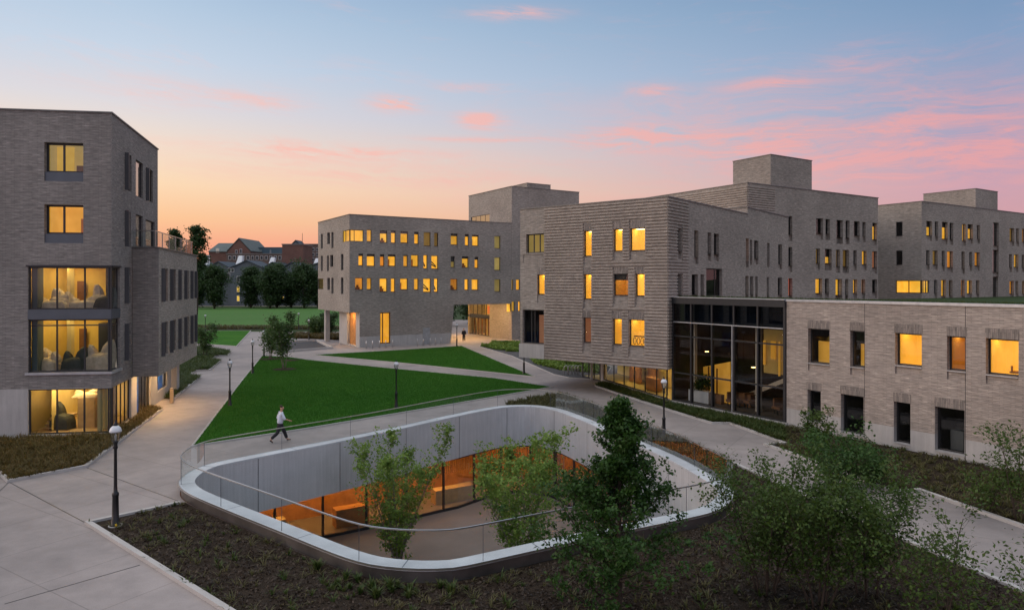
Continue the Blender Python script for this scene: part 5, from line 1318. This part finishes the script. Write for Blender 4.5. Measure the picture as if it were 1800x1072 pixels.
for i, (u, vt, hw, Y, pf, lab) in enumerate(((306, 403, 15, 150, oval, 'layered conifer on the skyline above the roof terrace'), (345, 397, 23, 150, oval, 'tall uneven tree on the skyline right of the conifer'))):
    tree('skyline_tree', lab, 'tree', ((u-CX)/F0*Y, Y, 0), H+(HY-vt)/F0*Y, hw/F0*Y*1.1, pf, 5200, .42, 'leaf_far', 90+i, clear=.45, tr=.3, nb=46, sig=.42)
for i, (x, Y, h_) in enumerate(((-12.5, 128, 8), (-7.5, 135, 9.5), (-10, 150, 11), (-4.5, 128, 7))):
    tree('grove_tree', ['leftmost tree seen through the passage', 'second tree seen through the passage', 'tallest tree at the back of the view through the passage', 'tree behind the glass entrance side of the passage'][i], 'tree', (x, Y, 0), h_, 3.4, oval, 2600, .5, 'leaf_far', 95+i, clear=.05, tr=.2, nb=40, sig=.6)
# horizon woods: nobody could count these
rs = np.random.RandomState(7); N = 60000; az = rs.uniform(-1.0, 1.0, N); rr = rs.uniform(430, 520, N); P = np.stack([rr*np.sin(az), rr*np.cos(az), rs.uniform(0, 1, N)**1.0*(10+5*np.sin(az*23)+3*np.sin(az*61))], 1)
stuff(leaf_mesh('distant_woods', P, 2.6, 'leaf_far', 8, origin=(0, 0, 0)), 'distant line of woods on the horizon', 'woods')

# ================================================================ LAMPS AND STREET FURNITURE
def lamp(u, v, sc_, label, tagc=False):
    x, y = g(u, v); e = empty('street_lamp', (x, y, 0), label, 'street lamp', 'lamp posts with white domed lanterns')
    S = lambda pr: [(r*sc_, z*sc_) for r, z in pr]
    m = MB(); m._lathe(S([(.15, 0), (.15, .05), (.12, .08), (.12, .22), (.095, .26), (.085, .9), (.095, .93), (.095, 1.0), (.06, 1.04), (.048, 1.2), (.042, 2.3), (.055, 2.33), (.07, 2.36), (.05, 2.42), (.06, 2.5), (.09, 2.55), (.03, 2.56)]), (x, y, 0), 14); m.build('post', 'black_iron', e, True)
    m = MB(); m._lathe(S([(.20, -.02), (.20, .04)]), (x, y, 0), 18); m.build('footing', 'kerb_stone', e)
    l = MB(); l._lathe(S([(.09, 2.55), (.145, 2.84)]), (x, y, 0), 12); gl_ = l.build('lantern_glass', 'glass_wall', e)
    m = MB(); m._lathe(S([(.02, 2.56), (.035, 2.7), (.02, 2.78)]), (x, y, 0), 8); m.build('bulb', 'lamp_white', gl_)
    m = MB()
    for k in range(4):
        a = k*math.pi/2+.4; m.tube([(x+.092*sc_*math.cos(a), y+.092*sc_*math.sin(a), 2.55*sc_), (x+.148*sc_*math.cos(a), y+.148*sc_*math.sin(a), 2.85*sc_)], .007*sc_, 4)
    m.build('lantern_cage', 'black_iron', e)
    m = MB(); m._lathe(S([(.165, 2.83), (.168, 2.87), (.14, 2.95), (.09, 3.0), (.06, 3.02)]), (x, y, 0), 14); m.build('lantern_dome', 'lamp_white', e, True)
    m = MB(); m._lathe(S([(.062, 3.0), (.065, 3.05), (.03, 3.1), (.012, 3.17), (.003, 3.19)]), (x, y, 0), 10); m.build('finial', 'black_iron', e, True)
    if tagc: m = MB(); m.box((x+.1*sc_, y-.16, .05), (.06, .03, .09), .3); m.build('tag', 'yellow_tag', e)
lamp(203, 925, 1.10, 'nearest lamp post, black with a white domed lantern, in the bed corner at left', True)
lamp(404, 714, .985, 'black lamp post on the lawn edge beside the left path, nearer one of two')
lamp(444, 657, .985, 'black lamp post on the lawn edge beside the left path, farther one of two')
lamp(696.5, 717.5, .985, 'black lamp post standing at the near edge of the big lawn')
lamp(1167, 768, 1.0, 'black lamp post in front of the undercroft windows and the glass hall')
lamp(803, 609, .95, 'slim lamp post at the mouth of the lit passage')
lamp(921, 657.5, .985, 'lamp post under the ribbed building with its lantern hidden behind the wall')
lamp(361, 584, .95, 'small distant lamp post right beside the left wing at the field edge')
lamp(525, 579, .95, 'distant lamp post on the near edge of the playing field')
lamp(543, 597, .95, 'distant lamp post right in front of the small round trees')
lamp(464, 627, .95, 'lamp post behind the smaller young tree on the lawn')
# bollards along the bridging building
fE = Fac(cE, d=eR)
proto = None
for i, u in enumerate((637, 648, 660, 671, 683, 726, 736, 748, 757, 767)):
    s_ = fE.s_at(u); p = fE.P(s_, 0, 1.4)
    if proto is None:
        proto = empty('bollard', (p[0], p[1], 0), 'thin grey steel bollard in the row at the foot of the bridging building', 'bollard', 'bollards along the bridging building')
        MB()._lathe([(.05, 0), (.05, .88), (.03, .9)], (p[0], p[1], 0), 8).build('post', 'steel', proto, True); MB()._lathe([(.1, 0), (.1, .02)], (p[0], p[1], 0), 8).build('base_plate', 'metal_panel', proto)
    else: c = copy_tree(proto); c.location = (p[0], p[1], 0)
proto = None
for i, u in enumerate((995.5, 1002, 1008, 1013.5, 1019)):
    p = g(u, 659.5)
    if proto is None:
        proto = empty('bike_rack', (p[0], p[1], 0), 'round-topped steel bicycle hoop in the row beside the undercroft', 'bicycle hoop', 'bicycle hoops beside the undercroft')
        a = [(p[0], p[1]+.3*0, 0), ]; R_ = .2; pts = [(p[0]-R_, p[1], 0), (p[0]-R_, p[1], .65)]+[(p[0]-R_*math.cos(t*math.pi/8), p[1], .65+R_*math.sin(t*math.pi/8)) for t in range(1, 8)]+[(p[0]+R_, p[1], .65), (p[0]+R_, p[1], 0)]
        MB().tube(pts, .03, 8).build('hoop', 'coping_light', proto, True); MB().box((p[0], p[1], 0), (.56, .1, .015)).build('base_plate', 'steel', proto)
    else: c = copy_tree(proto); c.location = (p[0], p[1], 0)
p = g(302, 708); e = empty('wooden_post', (p[0], p[1], 0), 'short square wooden post at the end of the left wing, beside the path', 'post')
MB().box((p[0], p[1], 0), (.22, .22, .95), .3).build('shaft', 'wood_pale', e); MB().box((p[0], p[1], .95), (.26, .26, .04), .3).build('cap', 'coping', e)

# ================================================================ PEOPLE
def skin_obj(name, verts, edges, rad, mat, parent, root=0, lv=2):
    me = bpy.data.meshes.new(name); o0 = ORIG[parent.name]; me.from_pydata([(a-o0[0], b-o0[1], c-o0[2]) for a, b, c in verts], edges, [])
    o = bpy.data.objects.new(name, me); COL.objects.link(o); o.parent = parent; ORIG[o.name] = o0
    o.modifiers.new('skin', 'SKIN').use_smooth_shade = True; sv = me.skin_vertices[0].data if me.skin_vertices else None
    if sv is None:
        bpy.context.view_layer.objects.active = o; sv = me.skin_vertices[0].data
    for i, r in enumerate(rad): sv[i].radius = r if isinstance(r, tuple) else (r, r)
    for i in range(len(verts)): sv[i].use_root = (i == root)
    s = o.modifiers.new('sub', 'SUBSURF'); s.levels = s.render_levels = lv
    me.materials.append(M[mat]); return o
def person(pos, face, label, J, hgt=1.8, top='shirt', leg='trousers', hairm='hair', sk='skin'):
    """J: joints in metres in the figure's own frame (x forward, y left, z up)"""
    e = empty('person', (pos[0], pos[1], pos[2]), label, 'person'); cf, sf = math.cos(face), math.sin(face); k = hgt/1.8
    T = lambda p: (pos[0]+(cf*p[0]-sf*p[1])*k, pos[1]+(sf*p[0]+cf*p[1])*k, pos[2]+p[2]*k)
    V, E, R, ix = [], [], [], {}
    def add(n, r, par=None, p=None):
        V.append(T(p if p else J[n])); R.append(r if isinstance(r, tuple) else r*1.0); ix[n] = len(V)-1
        if par is not None: E.append((ix[par], ix[n]))
    add('pelvis', (.10, .07)); add('waist', (.09, .065), 'pelvis'); add('chest', (.115, .075), 'waist'); add('neckb', (.075, .065), 'chest'); add('neck', .052, 'neckb'); add('chin', (.062, .07), 'neck'); add('head', (.09, .108), 'chin'); add('crown', (.07, .085), 'head')
    fw = (J['head'][0]+.115, J['head'][1], J['head'][2]-.03); add('nose', .013, 'head', fw)
    for s, y in (('L', .085), ('R', -.085)): add('ear'+s, .014, 'head', (J['head'][0]-.01, J['head'][1]+y*1.05, J['head'][2]-.02))
    for s in 'LR':
        add('sh'+s, .06, 'chest'); add('el'+s, .042, 'sh'+s); add('wr'+s, .027, 'el'+s)
        w, el = Vector(J['wr'+s]), Vector(J['el'+s]); d = (w-el).normalized(); hp = w+d*.07; add('palm'+s, (.036, .018), 'wr'+s, tuple(hp))
        side = d.cross(Vector((0, 1, 0))).normalized()
        for q in range(4):
            b_ = hp+side*(-.027+.018*q)+d*.02; l_ = (.075, .085, .08, .062)[q]
            add(f'f{s}{q}a', .009, 'palm'+s, tuple(b_+d*l_*.5)); add(f'f{s}{q}b', .007, f'f{s}{q}a', tuple(b_+d*l_*.9+Vector((.012, 0, -.004))))
        add(f't{s}a', .010, 'palm'+s, tuple(hp-d*.02-side*.045)); add(f't{s}b', .008, f't{s}a', tuple(hp+d*.02-side*.055))
        add('hip'+s, (.06, .06), 'pelvis'); add('kn'+s, .055, 'hip'+s); add('an'+s, .038, 'kn'+s); add('toe'+s, (.036, .028), 'an'+s)
    skin_obj('body', V, E, [tuple(x*k for x in r) if isinstance(r, tuple) else r*k for r in R], sk, e)
    def part(name, mat, nodes, edges, rad, lv=2): skin_obj(name, [T(n) for n in nodes], edges, [tuple(x*k for x in r) if isinstance(r, tuple) else r*k for r in rad], mat, e, 0, lv)
    mid = lambda a, b, t: tuple(Vector(a).lerp(Vector(b), t))
    N = [mid(J['pelvis'], J['waist'], -.45), J['waist'], J['chest'], mid(J['chest'], J['neckb'], 1.0)]; Ed = [(0, 1), (1, 2), (2, 3)]; Rd = [(.20, .17), (.185, .16), (.215, .17), (.115, .105)]
    for s in 'LR':
        i = len(N); cuff = mid(J['el'+s], J['wr'+s], .3 if top == 'shirt' else .9); N += [J['sh'+s], J['el'+s], cuff]; Ed += [(2, i), (i, i+1), (i+1, i+2)]; Rd += [.10, .078, .072]
    part('shirt' if top == 'shirt' else 'jacket', top, N, Ed, Rd)
    N = [mid(J['pelvis'], J['waist'], .9), J['pelvis']]; Ed = [(0, 1)]; Rd = [(.155, .12), (.15, .118)]
    for s in 'LR': i = len(N); N += [J['hip'+s], J['kn'+s], mid(J['kn'+s], J['an'+s], .93)]; Ed += [(1, i), (i, i+1), (i+1, i+2)]; Rd += [.13, .095, .078]
    part('trousers', leg, N, Ed, Rd)
    for s in 'LR':
        a = Vector(J['an'+s]); t = Vector(J['toe'+s]); d = (t-a); part('shoe', 'black_iron', [tuple(a-Vector((.03, 0, .035))), tuple(mid(a-Vector((0, 0, .04)), t, .5)), tuple(t+d.normalized()*.03)], [(0, 1), (1, 2)], [(.045, .04), (.045, .034), (.036, .024)])
    h = Vector(J['head']); part('hair', hairm, [tuple(h+Vector((-.035, 0, .005))), tuple(h+Vector((-.02, 0, .07))), tuple(h+Vector((.035, 0, .088)))], [(0, 1), (1, 2)], [(.10, .11), (.098, .105), (.07, .08)])
    return e
walk = dict(pelvis=(0, 0, .93), waist=(.02, 0, 1.08), chest=(.05, 0, 1.32), neckb=(.06, 0, 1.47), neck=(.07, 0, 1.53), chin=(.09, 0, 1.60), head=(.09, 0, 1.68), crown=(.085, 0, 1.74),
    shL=(.05, .19, 1.41), elL=(-.06, .24, 1.16), wrL=(.05, .25, .95), shR=(.05, -.19, 1.41), elR=(.16, -.25, 1.17), wrR=(.38, -.22, 1.08),
    hipL=(.02, .09, .90), knL=(.22, .10, .50), anL=(.36, .10, .10), toeL=(.52, .10, .06), hipR=(-.02, -.09, .90), knR=(-.12, -.10, .48), anR=(-.46, -.10, .19), toeR=(-.36, -.10, .04))
pw = g(492, 777); person((pw[0], pw[1], .01), math.radians(28), 'walking man in pale rolled-sleeve shirt and dark trousers behind the courtyard balustrade', walk, 1.84)
stand = dict(pelvis=(0, 0, .93), waist=(0, 0, 1.08), chest=(0, 0, 1.32), neckb=(0, 0, 1.47), neck=(.01, 0, 1.53), chin=(.03, 0, 1.60), head=(.03, 0, 1.68), crown=(.02, 0, 1.74),
    shL=(0, .19, 1.41), elL=(-.03, .25, 1.13), wrL=(.05, .24, .9), shR=(0, -.19, 1.41), elR=(-.03, -.25, 1.13), wrR=(.06, -.24, .9),
    hipL=(0, .09, .9), knL=(.05, .11, .5), anL=(.07, .12, .09), toeL=(.22, .13, .03), hipR=(0, -.09, .9), knR=(-.02, -.1, .5), anR=(-.12, -.11, .09), toeR=(.02, -.11, .03))
pw = g(815.5, 600); person((pw[0], pw[1], 0), math.radians(-80), 'person in dark clothes standing in the lit passage', stand, 1.8, top='dark_cloth', leg='dark_cloth')

# ================================================================ FAR BUILDINGS BEYOND THE FIELD
struct(sheet_mb([(-700, 238), (60, 238), (60, 242), (-700, 242)], .03).build('far_path', 'paving'))
def at(u, Y): return (u-CX)/F0*Y
def zt_at(v, Y): return H+(HY-v)/F0*Y
def far_house(u0, u1, v_e, v_r, Y, D, label, wmat, rmat, ridge='gable', wins=(), name='house', sky=(), nbay=1, kinds='d', base=0, winkind='room_y'):
    x0, x1 = at(u0, Y), at(u1, Y); ze, zr = zt_at(v_e, Y), zt_at(v_r, Y)
    e = empty(name, (x0, Y, base), label, 'building'); w = MB(); w.prism([(x0, Y), (x1, Y), (x1, Y+D), (x0, Y+D)], base, ze); r = MB()
    n = nbay; W = (x1-x0)/n
    if ridge == 'saw':
        for i in range(n):
            a, b = x0+W*i, x0+W*(i+1); m_ = a+W*.5
            w.hexa([(a, Y, ze-.01), (b, Y, ze-.01), (m_, Y, zr-.15)], [(a, Y+D, ze-.01), (b, Y+D, ze-.01), (m_, Y+D, zr-.15)])
            r.hexa([(a-.2, Y-.4, ze-.1), (m_, Y-.4, zr-.1), (m_, Y-.4, zr+.2), (a-.2, Y-.4, ze+.2)], [(a-.2, Y+D, ze-.1), (m_, Y+D, zr-.1), (m_, Y+D, zr+.2), (a-.2, Y+D, ze+.2)])
            r.hexa([(m_, Y-.4, zr-.1), (b+.2, Y-.4, ze-.1), (b+.2, Y-.4, ze+.2), (m_, Y-.4, zr+.2)], [(m_, Y+D, zr-.1), (b+.2, Y+D, ze-.1), (b+.2, Y+D, ze+.2), (m_, Y+D, zr+.2)])
    elif ridge == 'gable':   # ridge along x, slope seen from the field
        r.hexa([(x0-.3, Y-.5, ze), (x1+.3, Y-.5, ze), (x1+.3, Y+D/2, zr), (x0-.3, Y+D/2, zr)], [(x0-.3, Y-.5, ze+.3), (x1+.3, Y-.5, ze+.3), (x1+.3, Y+D/2, zr+.3), (x0-.3, Y+D/2, zr+.3)])
        r.hexa([(x0-.3, Y+D/2, zr), (x1+.3, Y+D/2, zr), (x1+.3, Y+D+.5, ze), (x0-.3, Y+D+.5, ze)], [(x0-.3, Y+D/2, zr+.3), (x1+.3, Y+D/2, zr+.3), (x1+.3, Y+D+.5, ze+.3), (x0-.3, Y+D+.5, ze+.3)])
        for x in (x0, x1-.01): w.face([(x, Y, ze), (x, Y+D, ze), (x, Y+D/2, zr)])
    elif ridge == 'front':   # gable wall faces the field
        m_ = (x0+x1)/2; w.hexa([(x0, Y, ze-.01), (x1, Y, ze-.01), (m_, Y, zr)], [(x0, Y+D, ze-.01), (x1, Y+D, ze-.01), (m_, Y+D, zr)])
        r.hexa([(x0-.4, Y-.2, ze), (m_, Y-.2, zr+.3), (m_, Y-.2, zr+.7), (x0-.4, Y-.2, ze+.4)], [(x0-.4, Y+D, ze), (m_, Y+D, zr+.3), (m_, Y+D, zr+.7), (x0-.4, Y+D, ze+.4)])
        r.hexa([(m_, Y-.2, zr+.3), (x1+.4, Y-.2, ze), (x1+.4, Y-.2, ze+.4), (m_, Y-.2, zr+.7)], [(m_, Y+D, zr+.3), (x1+.4, Y+D, ze), (x1+.4, Y+D, ze+.4), (m_, Y+D, zr+.7)])
    else: r.prism([(x0-.2, Y-.2), (x1+.2, Y-.2), (x1+.2, Y+D), (x0-.2, Y+D)], ze+.002, ze+.4)
    w.build('wall', wmat, e); ro = r.build('roof', rmat, e)
    for (a, b, c, d, kk) in wins:
        xa, xb, za, zb = at(a, Y), at(b, Y), zt_at(d, Y), zt_at(c, Y)
        fm = MB(); fm.box(((xa+xb)/2, Y-.05, za-.15), (xb-xa+.3, .1, zb-za+.3)); wo = fm.build('window', 'white_trim', e)
        pm = MB(); pm.box(((xa+xb)/2, Y-.13, za), (xb-xa, .05, zb-za)); pm.build('pane', kk, wo)
    for (a, vt, vb) in sky:
        x = at(a, Y); z0, z1 = zt_at(vb, Y), zt_at(vt, Y); s_ = MB(); s_.hexa([(x-1.0, Y+1, z0-.5), (x+1.1, Y+1, z0-.5), (x+1.1, Y+3, z0-.5), (x-1.0, Y+3, z0-.5)], [(x-.1, Y+1.6, z1), (x+1.1, Y+1.6, z1), (x+1.1, Y+3, z1), (x-.1, Y+3, z1)]); s_.build('skylight', 'skylight_white', ro)
dk = 'dark_room'
far_house(320, 405, 472, 460, 246, 14, 'left grey house with wavy roof and white skylights beyond the field', 'siding', 'slate', 'saw', [(348, 352, 481, 489, dk), (330, 336, 481, 489, dk), (398, 404, 481, 489, dk)], nbay=2, sky=[(357, 448, 463)])
far_house(405, 462, 471, 458, 243, 14, 'middle grey house with wavy roof and lit ground windows beyond the field', 'siding', 'slate', 'saw', [(401.5, 405, 472, 478, dk), (407, 411, 472, 478, dk), (417, 421, 503, 513, 'room_y'), (417, 421, 520, 529, 'room_y'), (417, 421, 486, 495, dk), (438, 442, 486, 495, dk)], nbay=1, sky=[(417, 449, 462)])
far_house(462, 530, 472, 461, 246, 14, 'right grey house with wavy roof and white skylight beyond the field', 'siding', 'slate', 'saw', [(470, 474, 520, 527, 'room_y'), (484, 487, 520, 527, 'room_y'), (500, 503, 500, 507, dk), (495, 499, 520, 526, 'room_y')], nbay=2, sky=[(474, 452, 464)])
far_house(530, 590, 473, 462, 246, 14, 'grey house with wavy roof half hidden by the bridging building', 'siding', 'slate', 'saw', [(545, 549, 517, 523, 'room_y')], nbay=1, sky=[(553, 454, 465)])
far_house(496, 533, 430.5, 430.5, 262, 12, 'plain red brick tower block beyond the field', 'brick_red', 'coping', 'flat', [(499.5, 502, 476, 484, 'room_y')], name='brick_tower')
far_house(400, 440, 442, 420.5, 330, 26, 'red brick gabled hall with grey-green roof on the skyline', 'brick_red', 'slate_green', 'front', [(422, 425, 438, 445, dk), (414, 417, 440, 445, dk)], name='brick_hall')
far_house(367, 402, 443, 426, 338, 24, 'brick hall wing with grey-green slope left of the gable', 'brick_red', 'slate_green', 'gable', [(380, 385, 437, 444, 'paint_white')], name='brick_hall')
far_house(398, 500, 447, 447, 320, 16, 'long low brown brick building with many small windows below the gabled hall', 'brick_brown', 'coping', 'flat', [(402+i*8, 406+i*8, 450, 456, dk) for i in range(12)], name='brick_building')
far_house(440, 500, 436, 436, 345, 16, 'flat blue-grey metal building on the skyline beside the gabled hall', 'metal_blue', 'metal_blue', 'flat', [(458, 459, 440, 447, 'metal_panel'), (475, 476, 440, 447, 'metal_panel')], name='metal_building')
far_house(524, 580, 430, 430, 350, 20, 'brown brick building on the skyline right of the red tower', 'brick_brown', 'coping', 'flat', [(528+i*7, 531+i*7, 436+j*9, 441+j*9, dk) for i in range(7) for j in range(3)], name='brick_building')
far_house(512, 527, 432, 424, 352, 10, 'small grey gabled roof just behind the red brick tower', 'siding', 'slate', 'front', name='house')
x = at(532.5, 350); e = empty('radio_mast', (x, 349, 0), 'thin mast rising from the skyline right of the red brick tower', 'mast'); MB().tube([(x, 349, 20), (x, 349, zt_at(410, 350))], [.22, .1], 5).build('pole', 'metal_dark', e); MB().box((x, 349, 19), (1, 1, 1)).build('base', 'metal_dark', e)
# rising wooded ground behind the far houses
mb = MB(); nx, ny = 60, 8
for i in range(nx):
    for j in range(ny):
        def hp(i_, j_):
            xx = -900+i_*30; t = j_/ny; return (xx, 262+t*240, -.5+13*math.sin(t*math.pi*.5)*(1+.3*math.sin(xx*.013)))
        mb.face([hp(i, j), hp(i+1, j), hp(i+1, j+1), hp(i, j+1)])
struct(mb.build('hill', 'terrain', smooth=True))

# ================================================================ SKY, SUN, CAMERA
w = bpy.data.worlds.new('World'); sc.world = w; w.use_nodes = True; t = NT(w.node_tree); bg = w.node_tree.nodes['Background']
d = t.new('ShaderNodeTexCoord').outputs['Generated']; sp = t.new('ShaderNodeSeparateXYZ'); t.put(sp.inputs[0], d); x, y, z = sp.outputs
hz = t.m('SQRT', t.m('ADD', t.m('MULTIPLY', x, x), t.m('MULTIPLY', y, y)))
az = t.m('ARCTAN2', x, y); el = t.m('ARCTAN2', z, hz)
a0 = math.radians(-60)
gl_ = t.m('ADD', t.m('MULTIPLY', t.m('COSINE', t.m('SUBTRACT', az, a0)), .5), .5)
fac = t.rng(gl_, .46, .93)
L_ = t.ramp(el, [(0, lin(248, 150, 128)), (.05, lin(252, 172, 138)), (.085, lin(254, 200, 152)), (.13, lin(254, 220, 182)), (.18, lin(243, 223, 206)), (.23, lin(222, 219, 224)), (.29, lin(200, 214, 231)), (.35, lin(183, 204, 226)), (.42, lin(160, 187, 217)), (.6, lin(120, 155, 200)), (1, lin(95, 132, 180))])
R_ = t.ramp(el, [(0, lin(206, 152, 155)), (.06, lin(212, 160, 163)), (.12, lin(202, 163, 178)), (.17, lin(178, 163, 188)), (.22, lin(156, 165, 195)), (.29, lin(136, 161, 195)), (.36, lin(118, 150, 186)), (.42, lin(104, 138, 176)), (.6, lin(86, 120, 160)), (1, lin(76, 108, 150))])
base = t.mix(fac, R_, L_)
# cirrus: streaks stretched along the horizon, densest low on the right
cv = t.new('ShaderNodeCombineXYZ'); t.put(cv.inputs[0], az); t.put(cv.inputs[1], t.m('ADD', el, t.m('MULTIPLY', az, .05)))
wv = t.noise(t.scale(cv.outputs[0], (5, 12, 1)), 1, 3, .5, out=1)
vv = t.new('ShaderNodeVectorMath', operation='ADD'); t.put(vv.inputs[0], t.scale(cv.outputs[0], (8, 62, 1)))
sv = t.new('ShaderNodeVectorMath', operation='SCALE'); t.put(sv.inputs[0], wv); sv.inputs[3].default_value = 3.0; t.put(vv.inputs[1], sv.outputs[0])
n1 = t.noise(vv.outputs[0], 1.0, 8, .70); n2 = t.noise(t.scale(cv.outputs[0], (3.2, 14, 1)), 1, 4, .6)
def blob(a_, e_, wa, we, amp):
    q = t.m('ADD', t.m('POWER', t.m('DIVIDE', t.m('SUBTRACT', az, a_), wa), 2), t.m('POWER', t.m('DIVIDE', t.m('SUBTRACT', el, e_), we), 2))
    return t.m('MULTIPLY', t.m('EXPONENT', t.m('MULTIPLY', q, -1)), amp)
def dirpx(u, v): r = (u-CX)/F0; q = (HY-v)/F0; return math.atan(r), math.atan(q/math.hypot(r, 1))
cov = None
for (u, v, wa, we, amp) in ((1120, 243, .085, .015, 1.7), (1330, 262, .09, .02, 1.3), (1550, 285, .17, .026, .8), (1740, 265, .10, .045, .5), (1600, 200, .2, .03, .38), (1500, 110, .07, .02, .4), (695, 182, .035, .011, 1.6), (845, 212, .03, .012, 1.4), (905, 24, .06, .008, .9), (870, 246, .09, .004, 1.1), (560, 266, .15, .010, 1.2), (470, 180, .04, .010, .4), (1145, 160, .03, .01, .75), (820, 153, .05, .006, .55), (700, 300, .25, .02, .4), (330, 165, .12, .014, .45), (1350, 148, .05, .008, .6), (1180, 345, .4, .02, .3), (1480, 225, .26, .05, .33), (1250, 180, .16, .02, .3), (620, 310, .2, .012, .4)):
    a_, e_ = dirpx(u, v); b_ = blob(a_, e_, wa, we, amp); cov = b_ if cov is None else t.m('ADD', cov, b_)
cl = t.m('MULTIPLY', t.rng(n1, .37, .63), t.m('MINIMUM', cov, 1.5))
cl = t.m('ADD', cl, t.m('MULTIPLY', t.m('MULTIPLY', t.rng(n1, .5, .8), t.rng(n2, .45, .7)), t.m('MULTIPLY', .42, t.rng(el, 0, .1))))
pink = t.mix(fac, lin(233, 165, 166), lin(254, 196, 182))
colr = t.mix(t.m('MINIMUM', cl, .82), base, pink)
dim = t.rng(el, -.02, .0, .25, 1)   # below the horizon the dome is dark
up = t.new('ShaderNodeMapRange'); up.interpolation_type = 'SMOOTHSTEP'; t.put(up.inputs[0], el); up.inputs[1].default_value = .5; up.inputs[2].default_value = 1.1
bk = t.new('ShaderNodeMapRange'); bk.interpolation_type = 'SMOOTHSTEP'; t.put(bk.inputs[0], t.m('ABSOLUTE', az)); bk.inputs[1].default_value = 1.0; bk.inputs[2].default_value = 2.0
away = t.m('MAXIMUM', up.outputs[0], t.m('MULTIPLY', bk.outputs[0], .35))  # unseen sky overhead and behind the camera brightened as added fill light
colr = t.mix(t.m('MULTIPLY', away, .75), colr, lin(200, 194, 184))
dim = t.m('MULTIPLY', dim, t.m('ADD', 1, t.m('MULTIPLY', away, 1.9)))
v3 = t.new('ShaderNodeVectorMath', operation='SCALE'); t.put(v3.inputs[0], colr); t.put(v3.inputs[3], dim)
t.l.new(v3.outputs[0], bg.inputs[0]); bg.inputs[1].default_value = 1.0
sd = bpy.data.lights.new('sun', 'SUN'); sd.energy = 1.15; sd.angle = math.radians(40); sd.color = (1, .78, .62)
so = bpy.data.objects.new('sun', sd); COL.objects.link(so); so.rotation_euler = Vector((math.sin(math.radians(-98)), math.cos(math.radians(-98)), math.tan(math.radians(20)))).to_track_quat('Z', 'Y').to_euler()
cam = bpy.data.cameras.new('camera'); cam.lens = 24; cam.sensor_width = 36; cam.shift_y = -(536-HY)/1800; cam.clip_end = 5000; cam.clip_start = .1
co = bpy.data.objects.new('camera', cam); COL.objects.link(co); co.location = (0, 0, H); co.rotation_euler = (math.pi/2, 0, 0); sc.camera = co
sc.view_settings.view_transform = 'Standard'; sc.view_settings.look = 'None'; sc.view_settings.gamma = 1; sc.view_settings.exposure = 0
sc.cycles.use_denoising = True; sc.cycles.use_light_tree = True; sc.cycles.max_bounces = 8; sc.cycles.transparent_max_bounces = 16
sc.cycles.sample_clamp_indirect = 4; sc.cycles.caustics_reflective = False; sc.cycles.caustics_refractive = False
